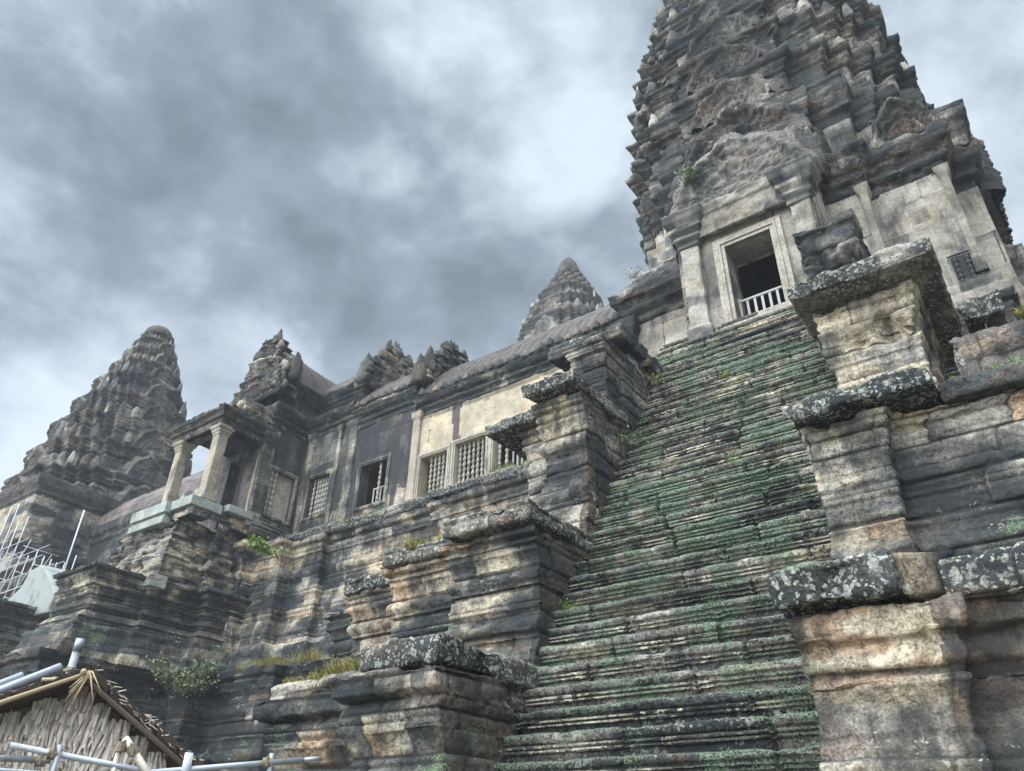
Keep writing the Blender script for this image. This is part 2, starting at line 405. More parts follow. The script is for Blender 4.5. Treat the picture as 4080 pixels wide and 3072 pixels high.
def loft(name, plan, prof, mat, parent=None, du=0.07, dv=0.06, closed=False, fac=None, big=0.05, small=0.02, blk=(0.36, 0.8),
         pal=P_MIX, seed=0, jit=0.03, wob=0.03, chip=0.0, cap=False, tint=None, groove=0.02, ech=0.04):
    plan = [Vector((p[0], p[1])) for p in plan]
    n = len(plan); ne = n if closed else n - 1
    E = [(plan[(i + 1) % n] - plan[i]) for i in range(ne)]
    Nn = [Vector((e.y, -e.x)).normalized() for e in E]
    if fac is None: fac = [1.0] * ne
    def mit(i):
        a = (i - 1) % n if closed else i - 1; b = i
        if not closed and i == 0: return Nn[0] * fac[0]
        if not closed and i == n - 1: return Nn[-1] * fac[-1]
        na, nb = Nn[a], Nn[b]
        det = na.x * nb.y - na.y * nb.x
        if abs(det) < 1e-3: return (na * fac[a] + nb * fac[b]) * 0.5
        return Vector(((fac[a] * nb.y - fac[b] * na.y) / det, (na.x * fac[b] - nb.x * fac[a]) / det))
    Mi = [mit(i) for i in range(n)]
    bx, ox, uu = [], [], []
    u = 0.0
    for i in range(ne):
        A, B = plan[i], plan[(i + 1) % n]; mA, mB = Mi[i], Mi[(i + 1) % n]
        ln = E[i].length; k = max(1, int(math.ceil(ln / du)))
        for q in range(k):
            t = q / k
            bx.append(A + (B - A) * t); ox.append(mA + (mB - mA) * t); uu.append(u + ln * t)
        u += ln
    if not closed:
        bx.append(plan[-1]); ox.append(Mi[-1]); uu.append(u)
    bx = np.array([tuple(b) for b in bx]); ox = np.array([tuple(b) for b in ox]); uu = np.array(uu)
    pr = resample(prof, dv)
    vv = np.concatenate([[0], np.cumsum(np.hypot(*np.diff(pr, axis=0).T))])
    nv, nu = len(pr), len(uu)
    P = np.zeros((nv, nu, 3))
    P[..., :2] = bx[None] + pr[:, 0][:, None, None] * ox[None]
    P[..., 2] = pr[:, 1][:, None]
    # normals
    if closed:
        dU = np.roll(P, -1, 1) - np.roll(P, 1, 1)
    else:
        dU = np.gradient(P, axis=1)
    dV = np.gradient(P, axis=0)
    Nr = np.cross(dU, dV); Nr /= np.maximum(np.linalg.norm(Nr, axis=2, keepdims=True), 1e-9)
    U2, V2 = np.meshgrid(uu, vv)
    so = np.array([seed * 7.31, seed * 3.17, seed * 1.7])
    wv = V2 + 0.05 * (vn(np.stack([U2 * 0.7, V2 * 0.2, U2 * 0 + seed], -1), seed) - 0.5)
    c, b, jd = blocks(U2, wv, blk[0], blk[1], seed)
    r = h3(c, b, c * 0 + 11, seed)
    D = big * 2 * (fbm(P * 0.9 + so, 3, seed) - 0.5) + small * 2 * (fbm(P * 5.5 + so, 2, seed + 5) - 0.5) + jit * (r - 0.5)
    D = D - groove * np.clip(1 - jd / 0.05, 0, 1)
    if chip:
        cn = fbm(P * 2.3 + so + 40, 3, seed + 9)
        D = D - chip * np.clip((cn - 0.56) / 0.2, 0, 1)
    if chip:
        k_ = max(3, int(0.16 / dv)); pad = np.pad(pr[:, 0], k_, mode='edge')
        sm_ = np.convolve(pad, np.ones(2 * k_ + 1) / (2 * k_ + 1), 'valid')
        cvx = np.clip((pr[:, 0] - sm_) / 0.04, 0, 1)[:, None]
        ch = fbm(P * 3.6 + so + 77, 3, seed + 13)
        D = D - ech * cvx * np.clip((ch - 0.50) / 0.10, 0, 1)
    P = P + Nr * D[..., None]
    P[..., 2] += wob * 2 * (vn(P * np.array([0.45, 0.45, 0.25]) + so, seed + 2) - 0.5)
    idx = np.arange(nv * nu).reshape(nv, nu)
    if closed:
        r_ = np.roll(idx, -1, 1)
        F = np.stack([idx[:-1], r_[:-1], r_[1:], idx[1:]], -1).reshape(-1, 4)
        um = (uu[None] + 0.5 * du) * np.ones((nv - 1, 1)); Pm = 0.5 * (P[:-1] + P[1:])
    else:
        F = np.stack([idx[:-1, :-1], idx[:-1, 1:], idx[1:, 1:], idx[1:, :-1]], -1).reshape(-1, 4)
        um = 0.5 * (uu[:-1] + uu[1:])[None] * np.ones((nv - 1, 1)); Pm = 0.25 * (P[:-1, :-1] + P[1:, 1:] + P[:-1, 1:] + P[1:, :-1])
    vm = 0.5 * (wv[:-1] + wv[1:])[:, :um.shape[1]]
    c, b, _ = blocks(um, vm, blk[0], blk[1], seed)
    r = h3(c, b, c * 0 + 23, seed)
    ln = fbm(Pm * np.array([0.6, 0.6, 1.5]) + so + 9, 3, seed + 3)
    rc = h3(c, c * 0 + 2, c * 0 + 5, seed)
    t = 0.5 + (ln - 0.5) * 2.1 + (r - 0.5) * 0.45 + (rc - 0.5) * 0.30
    col = pick(pal, t) * (0.85 + 0.3 * h3(c, b, c * 0 + 31, seed))[..., None]
    if tint is not None: col = tint(Pm, col)
    me = np_mesh(name, P, F, col.reshape(-1, 3), jd)
    if cap and closed:
        ring = [int(q) for q in idx[-1]]
        import bmesh
        bm = bmesh.new(); bm.from_mesh(me); bm.verts.ensure_lookup_table()
        bm.faces.new([bm.verts[q] for q in ring]); bm.to_mesh(me); bm.free()
    return link(name, me, mat, parent)


class MB:
    """collects simple solids into one mesh"""
    def __init__(s): s.V = []; s.F = []
    def box(s, x0, y0, z0, x1, y1, z1):
        b = len(s.V)
        s.V += [(x0, y0, z0), (x1, y0, z0), (x1, y1, z0), (x0, y1, z0), (x0, y0, z1), (x1, y0, z1), (x1, y1, z1), (x0, y1, z1)]
        s.F += [[b + i for i in q] for q in ((0, 3, 2, 1), (4, 5, 6, 7), (0, 1, 5, 4), (1, 2, 6, 5), (2, 3, 7, 6), (3, 0, 4, 7))]
        return s
    def obox(s, c, ax, ay, az):
        c, ax, ay, az = map(Vector, (c, ax, ay, az)); b = len(s.V)
        for k in (-1, 1):
            for (i, j) in ((-1, -1), (1, -1), (1, 1), (-1, 1)): s.V.append(tuple(c + ax * i + ay * j + az * k))
        s.F += [[b + i for i in q] for q in ((0, 3, 2, 1), (4, 5, 6, 7), (0, 1, 5, 4), (1, 2, 6, 5), (2, 3, 7, 6), (3, 0, 4, 7))]
        return s
    def tube(s, p0, p1, r0, r1=None, n=10, cap=True, hollow=False):
        p0, p1 = Vector(p0), Vector(p1); r1 = r0 if r1 is None else r1
        q = (p1 - p0).to_track_quat('Z', 'Y'); b = len(s.V)
        for p, r in ((p0, r0), (p1, r1)):
            for i in range(n):
                a = 2 * math.pi * i / n; s.V.append(tuple(p + q @ Vector((r * math.cos(a), r * math.sin(a), 0))))
        for i in range(n): s.F.append([b + i, b + (i + 1) % n, b + n + (i + 1) % n, b + n + i])
        if cap:
            s.F.append([b + i for i in reversed(range(n))])
            if not hollow: s.F.append([b + n + i for i in range(n)])
        return s
    def lathe(s, base, rz, n=12):
        b = len(s.V)
        for r, z in rz:
            for i in range(n):
                a = 2 * math.pi * i / n; s.V.append((base[0] + r * math.cos(a), base[1] + r * math.sin(a), base[2] + z))
        for k in range(len(rz) - 1):
            for i in range(n):
                s.F.append([b + k * n + i, b + k * n + (i + 1) % n, b + (k + 1) * n + (i + 1) % n, b + (k + 1) * n + i])
        s.F.append([b + i for i in reversed(range(n))]); s.F.append([b + (len(rz) - 1) * n + i for i in range(n)])
        return s
    def quad(s, a, b_, c, d):
        b = len(s.V); s.V += [tuple(a), tuple(b_), tuple(c), tuple(d)]; s.F.append([b, b + 1, b + 2, b + 3]); return s
    def tri(s, a, b_, c):
        b = len(s.V); s.V += [tuple(a), tuple(b_), tuple(c)]; s.F.append([b, b + 1, b + 2]); return s
    def mesh(s, name, col=None, smooth=False):
        me = bpy.data.meshes.new(name); me.from_pydata(s.V, [], s.F); me.update()
        if smooth: me.polygons.foreach_set('use_smooth', [True] * len(me.polygons))
        set_attr(me, col)
        return me
    def build(s, name, mat, parent=None, col=None, smooth=False, bevel=0):
        o = link(name, s.mesh(name, col, smooth), mat, parent)
        if bevel:
            m = o.modifiers.new('bevel', 'BEVEL'); m.width = bevel; m.segments = 2; m.limit_method = 'ANGLE'
        return o


def wall(name, mat, parent, org, ud, nd, U, Z, holes=(), thick=0.35, d=0.12, pal=P_WALL, blk=(0.5, 1.1), seed=0, big=0.02, small=0.008, tint=None, jit=0.012, groove=0.012):
    """upright wall sheet with real openings and reveals; org + u*ud + z, facing nd"""
    ud = np.array(ud, float); nd = np.array(nd, float); org = np.array(org, float)
    def lines(a, b, cuts):
        k = sorted(set([a, b] + [c for c in cuts if a < c < b])); o = []
        for p, q in zip(k[:-1], k[1:]):
            m = max(1, int(math.ceil((q - p) / d))); o += [p + (q - p) * i / m for i in range(m)]
        return np.array(o + [k[-1]])
    us = lines(U[0], U[1], [h[0] for h in holes] + [h[1] for h in holes]); zs = lines(Z[0], Z[1], [h[2] for h in holes] + [h[3] for h in holes])
    U2, V2 = np.meshgrid(us, zs)
    P = org + U2[..., None] * ud + np.array([0, 0, 1.0]) * (V2 - org[2])[..., None]
    c, b, jd = blocks(U2, V2 - Z[0], blk[0], blk[1], seed)
    D = big * 2 * (fbm(P * 0.9 + seed, 3, seed) - 0.5) + small * 2 * (fbm(P * 6 + seed, 2, seed) - 0.5) + jit * (h3(c, b, c * 0, seed) - 0.5) - groove * np.clip(1 - jd / 0.06, 0, 1)
    P = P + nd * D[..., None]
    nv, nu = U2.shape; idx = np.arange(nv * nu).reshape(nv, nu)
    uc = 0.5 * (us[:-1] + us[1:]); zc = 0.5 * (zs[:-1] + zs[1:])
    UM, ZM = np.meshgrid(uc, zc)
    keep = np.ones_like(UM, bool)
    for h in holes: keep &= ~((UM > h[0]) & (UM < h[1]) & (ZM > h[2]) & (ZM < h[3]))
    F = np.stack([idx[:-1, :-1], idx[:-1, 1:], idx[1:, 1:], idx[1:, :-1]], -1)[keep]
    if np.dot(np.cross(ud, [0, 0, 1.0]), nd) < 0: F = F[:, ::-1]
    Pm = 0.5 * (P[:-1, :-1] + P[1:, 1:])
    c, b, _ = blocks(UM, ZM - Z[0], blk[0], blk[1], seed)
    t = 0.5 + (fbm(Pm * 0.5 + seed + 3, 2, seed) - 0.5) * 1.3 + (h3(c, b, c * 0 + 5, seed) - 0.5) * 0.6
    col = pick(pal, t) * (0.9 + 0.2 * h3(c, b, c * 0 + 9, seed))[..., None]
    if tint is not None: col = tint(Pm, col)
    col = col[keep]
    V = P.reshape(-1, 3); jd = jd.ravel()
    exV, exF, exC = [], [], []
    nb = len(V)
    def W(u, z, dep): return org + u * ud + np.array([0, 0, z - org[2]]) - nd * dep
    for h in holes:
        cs = [(h[0], h[2]), (h[1], h[2]), (h[1], h[3]), (h[0], h[3])]
        for a, e in zip(cs, cs[1:] + cs[:1]):
            k = nb + len(exV)
            exV += [W(*a, -0.01), W(*e, -0.01), W(*e, thick), W(*a, thick)]
            q = [k, k + 1, k + 2, k + 3]
            exF.append(q); exC.append(col.mean(0))
    if exV:
        V = np.vstack([V, exV]); F = np.vstack([F, exF]); col = np.vstack([col, exC]); jd = np.concatenate([jd, np.ones(len(exV))])
    return link(name, np_mesh(name, V, F, col, jd), mat, parent)


def leaf_stone(W, H, T, seed=0, lean=0.0, crest=0.0):
    """pointed leaf-shaped stone standing at the origin, facing -Y"""
    rows, n = 9, 10
    rs = np.random.RandomState(seed); V = []
    for k in range(-1, rows):
        t = max(0, k) / (rows - 1)
        w = (0.02 if k < 0 else 1) * W / 2 * max(0.02, (0.78 + 0.5 * t * (1 - t) * 2) * (1 - t ** 2.6) ** 0.75) * (1 + crest * (0.5 if k % 2 else -0.2))
        th = T / 2 * (1 - 0.65 * t) * (0.02 if k < 0 else 1)
        for i in range(n):
            a = 2 * math.pi * i / n
            V.append((w * math.cos(a) + 0.05 * W * (rs.rand() - 0.5), th * math.sin(a) * (1.4 if math.sin(a) < 0 else 0.7) + lean * t * H + 0.10 * T * (rs.rand() - 0.5), H * t + 0.03 * H * (rs.rand() - 0.5) * (k > 0)))
    F = [[k * n + i, k * n + (i + 1) % n, (k + 1) * n + (i + 1) % n, (k + 1) * n + i] for k in range(rows) for i in range(n)]
    return np.array(V), F


_leafcache = {}
def leafobj(name, mat, parent, pos, ang, W, H, T, seed, col, lean=0.0, crest=0.0):
    key = (seed % 5, round(W, 2), round(H, 2), round(T, 2), mat.name, col, round(lean, 2), crest)
    if key not in _leafcache:
        V, F = leaf_stone(W, H, T, seed % 5, lean, crest)
        me = np_mesh(name, V, F, col); me.materials.append(mat); _leafcache[key] = me
    o = bpy.data.objects.new(name, _leafcache[key]); C.objects.link(o)
    off = Vector((0, 0, 0)); q = parent
    while q is not None: off += Vector(q.location); q = q.parent
    o.parent = parent; o.location = Vector(pos) - off; o.rotation_euler = (0, 0, ang)
    return o


RELIEF_GAIN = 0.8
def pediment(name, mat, parent, cen, ud, nd, hw, H, T, seed, pal, relief=0.10, flames=9, lobes=True, da=0.035, rim=0.16, point=0.0, spike=0.075):
    """arched pediment with carved relief and a flame-like edge; cen = middle of its base"""
    cen = np.array(cen, float); ud = np.array(ud, float); nd = np.array(nd, float)
    na = max(40, int(math.pi * max(hw, H) / da / 1.6)); nr = max(14, int(max(hw, H) / da / 1.3))
    th = np.linspace(0, math.pi, na); rr = np.linspace(0, 1, nr)
    ca, sa = np.cos(th), np.sin(th)
    ex = np.sign(ca) * np.abs(ca) ** 0.8 * hw; ez = np.abs(sa) ** 0.92 * H
    ex = ex * (1 - point * np.abs(sa) ** 1.5 * 0.8)
    if lobes:
        ex = ex * (1 + 0.05 * np.cos(th * 6)); ez = ez * (1 + 0.18 * np.exp(-((th - math.pi / 2) / 0.22) ** 2)) / 1.1
    fl = 1 + spike * np.abs(np.sin(th * flames)) ** 0.7 * (np.arange(na) % 2 * 0.4 + 0.8)
    fl[(th < 0.08) | (th > math.pi - 0.08)] = 1
    Rr, TH = np.meshgrid(rr, th, indexing='ij')
    edge = np.clip((Rr - 0.9) / 0.1, 0, 1)
    uu = Rr * ex[None] * (1 + (fl - 1)[None] * edge); zz = Rr * ez[None] * (1 + (fl - 1)[None] * edge)
    P0 = np.stack([uu, zz, uu * 0 + seed], -1)
    wq = fbm(P0 * 1.4 + 3, 2, seed + 4)
    scroll = np.sin(2 * math.pi * (8.0 * fbm(P0 * 1.5, 2, seed) + 1.2 * wq)) * np.clip((fbm(P0 * 1.1 + 8, 2, seed + 6) - 0.38) / 0.15, 0, 1)
    rel = relief * (0.8 * (fbm(P0 * 1.3, 3, seed) - 0.5) + 0.17 * scroll + 0.75 * (fbm(P0 * 12.0, 3, seed + 4) - 0.45))
    cz = np.abs(((P0[..., 1] + 0.08 * fbm(P0 * 1.5, 2, seed + 8)) / 0.5) % 1.0 - 0.5) * 2
    rel = rel - 0.06 * np.clip((cz - 0.86) / 0.14, 0, 1)
    rimm = np.exp(-((Rr - 0.86) / 0.07) ** 2) * rim
    bands = 0.3 * relief * np.sin(Rr * 34 + 6 * fbm(P0 * 2.0, 2, seed + 2))
    dep = rel * RELIEF_GAIN + rimm + bands * 0.6 - 0.25 * np.clip((Rr - 0.96) / 0.04, 0, 1) * T
    P = cen + uu[..., None] * ud + np.array([0, 0, 1.0]) * zz[..., None] + nd * dep[..., None]
    V = P.reshape(-1, 3); idx = np.arange(nr * na).reshape(nr, na)
    F = np.stack([idx[:-1, :-1], idx[1:, :-1], idx[1:, 1:], idx[:-1, 1:]], -1).reshape(-1, 4)
    flip = np.dot(np.cross(ud, [0, 0, 1.0]), nd) < 0
    # back sheet and rim
    Bk = P[-1] - nd * T
    b0 = len(V); V = np.vstack([V, Bk])
    o = idx[-1]; F2 = np.array([[o[i], b0 + i, b0 + i + 1, o[i + 1]] for i in range(na - 1)])
    cb = len(V); V = np.vstack([V, (cen - nd * T)[None]])
    F3 = np.array([[b0 + i, cb, b0 + i + 1, b0 + i + 1] for i in range(na - 1)])
    # underside
    F4 = np.array([[int(o[0]), int(idx[0, 0]), cb, b0], [int(idx[0, -1]), int(o[-1]), b0 + na - 1, cb]])
    F = np.vstack([F, F2, F4])
    if flip: F = F[:, ::-1]
    c0 = 0.5 * (fbm(V[F].mean(1) * 1.3 + seed, 3, seed) - 0.5) * 3 + 0.5
    me = np_mesh(name, V, F, pick(pal, c0), None)
    return link(name, me, mat, parent)


def stepped_gable(name, parent, cen, ud, nd, hw, H, T, n, seed, pal):
    """carved crest: stepped courses narrowing upward, flame stones on every shoulder"""
    cx, cy, z = cen; ud = Vector(ud + (0,)) if len(ud) == 2 else Vector(ud); nd = Vector(nd); rs = random.Random(seed)
    ang = math.atan2(nd.y, nd.x) + math.pi / 2
    top = None
    for k in range(n):
        f0 = k / n; wk = hw * (1 - f0) ** 0.75 * rs.uniform(.94, 1.04) + 0.12; h = H / n * 0.92; t = T * (1 - 0.45 * f0) / 2
        c = Vector((cx, cy, 0)); pts = [c - ud * wk - nd * t, c + ud * wk - nd * t, c + ud * wk + nd * t, c - ud * wk + nd * t]
        ar = sum(pts[i].x * pts[(i + 1) % 4].y - pts[(i + 1) % 4].x * pts[i].y for i in range(4))
        if ar < 0: pts.reverse()
        pr = [(-.05, z - .02), (0, z + .02), (0.02, z + h * .5), (.07, z + h * .62), (.05, z + h * .7), (.10, z + h * .85), (.06, z + h), (-min(t, wk) * .9, z + h + .03)]
        o = loft(name, [(p.x, p.y) for p in pts], pr, M_TOWER, parent, 0.06, 0.05, closed=True, seed=seed + k, pal=pal, blk=(0.4, 0.6), big=0.06, small=0.06, jit=0.08, chip=0.12, cap=True)
        for sgn in (-1, 1):
            for q, (ff, hh) in enumerate(((1.0, .95), (0.72, .6))):
                if rs.random() < .12: continue
                p = c + ud * (wk * ff * sgn) + nd * (t * .6)
                leafobj("flame_stone", M_TOWER, o, (p.x, p.y, z + h * .3), ang + rs.uniform(-.3, .3), round(hw * .34 * rs.choice([.8, 1, 1.2]), 1), round(H / n * hh * rs.choice([1.0, 1.25, 1.45]), 1), 0.3, rs.randint(0, 4), rs.choice([GREY, BROWN, MAUVE, PALE]), 0.0, 0.3)
        z += h
    for sgn in (-1, 0, 1):
        p = Vector((cx, cy, z)) + ud * (.2 * sgn); leafobj("crest_spike", M_TOWER, parent, (p.x, p.y, z - .1), ang, 0.3, round(H * .2 * rs.choice([.8, 1.1]), 1), 0.25, rs.randint(0, 4), GREY)


# moulded Khmer base profile: (offset, height fraction)
MOULD = [(.30, 0), (.30, .07), (.24, .09), (.27, .13), (.27, .17), (.14, .21), (.06, .25), (.05, .28), (.15, .30), (.17, .34), (.15, .38), (.02, .41),
         (0, .44), (.07, .455), (.07, .49), (-.01, .51), (.0, .58), (.06, .60), (.07, .64), (.0, .665), (.02, .70), (.12, .735), (.16, .78), (.13, .815), (.05, .83),
         (.10, .86), (.20, .90), (.26, .925)]
def T_(o, a, h0, h1, n=7): return [(o + a * math.sin(math.pi * i / n), h0 + (h1 - h0) * i / n) for i in range(n + 1)]
MOULD = [(.30, 0), (.30, .07)] + T_(.22, .07, .075, .15) + [(.20, .155), (.20, .18), (.14, .20), (.07, .235), (.05, .25), (.09, .255), (.09, .275)] + T_(.05, .12, .28, .39) + [(.05, .395), (.05, .41), (0, .42), (0, .445)] + T_(0, .05, .45, .49) + \
    [(0, .495), (.03, .50), (.03, .575), (0, .58), (0, .595), (.05, .60), (.05, .615)] + T_(.03, .12, .62, .73) + [(.06, .735), (.06, .755), (.05, .76), (.08, .79), (.15, .82), (.19, .825), (.19, .845)] + T_(.15, .08, .85, .92) + [(.26, .925)]
def mould(z0, z1, s=1.0, top=None, inward=1.6, tab=None):
    pr = [(o * s, z0 + (z1 - z0) * h) for o, h in (tab or MOULD)]
    return pr + [(0.34 * s, z0 + (z1 - z0) * .935), (0.36 * s, z1), (-inward, z1 + 0.02)]

# ================================================================== GROUND
g_ = np.linspace(0, 1, 60)
gx = np.sinh((g_ - 0.5) * 9) / math.sinh(4.5) * 300
GX, GY = np.meshgrid(gx, gx)
GP = np.stack([GX, GY, GROUND + 0.06 * (fbm(np.stack([GX, GY, GX * 0], -1) * 0.4, 3, 4) - 0.5)], -1)
gi = np.arange(3600).reshape(60, 60)
tag(link("ground", np_mesh("ground", GP, np.stack([gi[:-1, :-1], gi[:-1, 1:], gi[1:, 1:], gi[1:, :-1]], -1).reshape(-1, 4)), M_GROUND), kind='structure')

# ================================================================== STAIRCASE
stair = thing("stone_staircase", (-3.75, 9.6, GROUND), "steep flight of moss covered stone steps climbing to the tower doorway", "staircase")
RISE = 0.281
rs = random.Random(4)
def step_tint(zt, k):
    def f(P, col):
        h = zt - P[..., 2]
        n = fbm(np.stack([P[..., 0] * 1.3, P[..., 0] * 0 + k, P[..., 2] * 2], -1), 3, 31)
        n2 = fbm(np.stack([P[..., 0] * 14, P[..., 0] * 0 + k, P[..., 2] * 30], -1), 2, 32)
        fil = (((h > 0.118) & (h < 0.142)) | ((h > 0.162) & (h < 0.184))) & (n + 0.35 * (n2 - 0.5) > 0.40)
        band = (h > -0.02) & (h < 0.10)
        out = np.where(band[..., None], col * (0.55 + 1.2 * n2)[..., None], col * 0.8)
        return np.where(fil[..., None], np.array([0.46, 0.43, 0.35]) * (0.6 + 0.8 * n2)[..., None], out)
    return f
for k in range(42):
    zt = GROUND + RISE * (k + 1); y = (zt + 9.955) / 1.5
    a = rs.uniform(-0.015, 0.015); sg = rs.uniform(-0.012, 0.012)
    pr = [(-0.03, zt - RISE - 0.06), (-0.025, zt - 0.19), (0.018, zt - 0.186), (0.022, zt - 0.165), (-0.004, zt - 0.158), (-0.004, zt - 0.146), (0.03, zt - 0.142), (0.032, zt - 0.12), (0.004, zt - 0.112),
          (0.006, zt - 0.10), (0.045, zt - 0.085), (0.062, zt - 0.05), (0.055, zt - 0.018), (0.02, zt), (-0.32, zt + 0.015)]
    loft("step", [(-5.75, y + a), (-4.6, y - a * 0.5), (-3.3, y + sg), (-1.6, y - a)], pr, M_STEP, stair, 0.028, 0.018, big=0.006, small=0.010, ech=0.02,
         blk=(3.0, 1.5), pal=P_STEP, seed=100 + k, jit=0.026, wob=0.005, chip=0.025, groove=0.035, tint=step_tint(zt, k))

# ================================================================== STAIR WINGS
def tier(parent, plan, fac, z0, z1, seed, pal, s=0.75, mat=None, tab=None, du=0.05, blk=(0.34, 0.75), top=True, **kw):
    pr = mould(z0, z1, s, tab=tab, inward=0.25)
    return loft("pedestal", plan, pr, mat or M_WING, parent, du * 0.8, 0.032, fac=fac, seed=seed, pal=pal, blk=blk, big=kw.pop('big', 0.04), small=kw.pop('small', 0.012), jit=kw.pop('jit', 0.035), chip=kw.pop('chip', 0.05), wob=0.02, groove=0.03, **kw)


def slab(parent, x0, x1, y0, y1, z0, z1, seed, mat=None, pal=P_DARK, name="cap_slab", inw=None, big=0.04, chip=0.10):
    inw = inw or min(x1 - x0, y1 - y0) * 0.46
    pr = [(-inw, z0 + 0.02), (-0.12, z0 + 0.01), (-0.03, z0), (0, z0 + 0.03), (0.0, z0 + (z1 - z0) * 0.5), (0.01, z1 - 0.05), (-0.03, z1), (-inw, z1 + 0.03)]
    return loft(name, [(x0, y0), (x1, y0), (x1, y1), (x0, y1)], pr, mat or M_CAP, parent, 0.045, 0.04, closed=True, pal=pal, seed=seed, blk=(0.9, 0.9), big=big, small=0.02, jit=0.02, chip=chip, wob=0.03)


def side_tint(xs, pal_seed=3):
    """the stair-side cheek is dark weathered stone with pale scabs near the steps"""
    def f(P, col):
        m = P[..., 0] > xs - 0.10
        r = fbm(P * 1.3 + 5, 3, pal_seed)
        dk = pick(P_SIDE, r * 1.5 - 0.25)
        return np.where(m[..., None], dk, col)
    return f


wl = thing("stair_wing", (-7.0, 8.5, GROUND), "stepped stair wing left of the mossy steps, its dark stair-side cheek in view", "stair wing")
XL = -5.5
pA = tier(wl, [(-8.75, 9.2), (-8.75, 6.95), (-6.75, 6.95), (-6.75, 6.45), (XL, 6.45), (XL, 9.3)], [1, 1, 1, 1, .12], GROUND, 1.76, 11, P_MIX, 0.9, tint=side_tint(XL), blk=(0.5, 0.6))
slab(pA, -6.6, XL + 0.08, 6.12, 8.35, 1.76, 2.10, 12)
slab(pA, -8.9, -6.55, 6.75, 8.5, 1.72, 1.98, 13, M_TERR, name="ledge_slab", chip=0.15)
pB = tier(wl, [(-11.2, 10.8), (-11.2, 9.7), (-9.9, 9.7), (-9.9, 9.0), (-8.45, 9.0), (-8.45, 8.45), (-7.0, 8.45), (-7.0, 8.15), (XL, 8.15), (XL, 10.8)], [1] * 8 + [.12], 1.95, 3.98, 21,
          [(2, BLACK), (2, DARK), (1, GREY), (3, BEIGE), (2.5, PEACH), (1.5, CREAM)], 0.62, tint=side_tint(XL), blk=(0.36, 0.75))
slab(pB, -6.98, XL + 0.06, 7.78, 9.8, 3.97, 4.27, 22)
slab(pB, -8.5, -6.95, 8.15, 9.8, 3.92, 4.2, 23, M_CAP, name="ledge_slab")
slab(pB, -10.0, -8.4, 8.7, 10.4, 3.86, 4.15, 24, M_CAP, name="ledge_slab", chip=0.2)
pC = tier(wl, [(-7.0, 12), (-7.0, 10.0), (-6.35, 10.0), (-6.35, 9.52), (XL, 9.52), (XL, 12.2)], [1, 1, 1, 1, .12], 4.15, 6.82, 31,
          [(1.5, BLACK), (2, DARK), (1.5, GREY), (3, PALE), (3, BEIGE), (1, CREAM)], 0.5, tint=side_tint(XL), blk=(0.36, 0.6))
slab(pC, -6.5, XL + 0.05, 9.05, 11.0, 6.82, 7.08, 32)
slab(pC, -7.75, -6.45, 9.6, 11.0, 6.74, 6.98, 33, name="ledge_slab")
pD = tier(wl, [(-7.1, 13.5), (-7.1, 10.95), (-6.25, 10.95), (-6.25, 10.32), (XL, 10.32), (XL, 13.2)], [1, 1, 1, 1, .12], 6.95, 8.5, 41, [(2, BLACK), (3, DARK), (1, GREY), (1, PALE)], 0.42,
          tint=side_tint(XL), blk=(0.36, 0.7))
pE = slab(wl, -7.2, XL + 0.02, 10.95, 12.4, 8.95, 9.32, 51, M_SIDE, name="top_slab")
loft("top_block", [(-6.7, 13), (-6.7, 11.6), (XL - 0.15, 11.6), (XL - 0.15, 13)], [(0, 8.4), (0, 9.0)], M_SIDE, wl, seed=52, pal=P_DARK)
slab(wl, -5.75, XL + 0.12, 12.0, 13.2, 8.75, 9.15, 53, M_SIDE, name="end_block")

wr = thing("stair_wing", (0.0, 8.5, GROUND), "stepped stair wing right of the mossy steps, lichen spotted slabs over pale peach blocks", "stair wing")
XR = -1.8
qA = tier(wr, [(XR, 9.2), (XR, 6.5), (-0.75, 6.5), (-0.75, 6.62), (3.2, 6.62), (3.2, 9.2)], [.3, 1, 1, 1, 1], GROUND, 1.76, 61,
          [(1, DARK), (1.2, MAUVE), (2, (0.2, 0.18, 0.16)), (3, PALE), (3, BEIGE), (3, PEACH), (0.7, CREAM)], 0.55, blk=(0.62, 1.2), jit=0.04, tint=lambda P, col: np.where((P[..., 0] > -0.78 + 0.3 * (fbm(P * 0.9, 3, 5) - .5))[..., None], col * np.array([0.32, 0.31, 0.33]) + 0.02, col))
slab(qA, -1.9, -0.92, 6.12, 8.3, 1.76, 2.12, 62)
slab(qA, -0.68, 3.4, 6.32, 8.3, 1.70, 2.05, 63, name="ledge_slab", chip=0.22)
loft("end_block", [(-0.93, 6.2), (-0.66, 6.38), (-0.66, 7.0), (-0.93, 7.0)], [(-.1, 1.74), (0, 1.76), (0, 2.08), (-.1, 2.1)], M_WING, qA, closed=True, seed=64, pal=[(1, (0.21, 0.18, 0.135))])
qB = tier(wr, [(XR, 10.8), (XR, 8.2), (-1.05, 8.2), (-1.05, 8.42), (3.4, 8.42), (3.4, 10.8)], [.3, 1, 1, 1, 1], 2.0, 4.32, 76,
          [(0.8, BLACK), (1.6, DARK), (2, GREY), (3, PALE), (3, BEIGE), (1.5, PEACH), (1, CREAM)], 0.42, blk=(0.42, 0.85), jit=0.05)
slab(qB, -1.93, -0.38, 7.85, 9.9, 4.33, 4.58, 72)
slab(qB, -0.36, 3.6, 8.15, 10.2, 4.25, 4.5, 73, M_TERR, name="ledge_slab", chip=0.2)
loft("end_block", [(-0.15, 8.35), (0.62, 8.35), (0.62, 9.4), (-0.15, 9.4)], [(0, 4.4), (0, 5.05), (-.08, 5.15), (-.3, 5.2)], M_WING, qB, closed=True, seed=74, pal=[(1, MAUVE), (1, (0.25, 0.21, 0.17))], cap=True, chip=0.12)
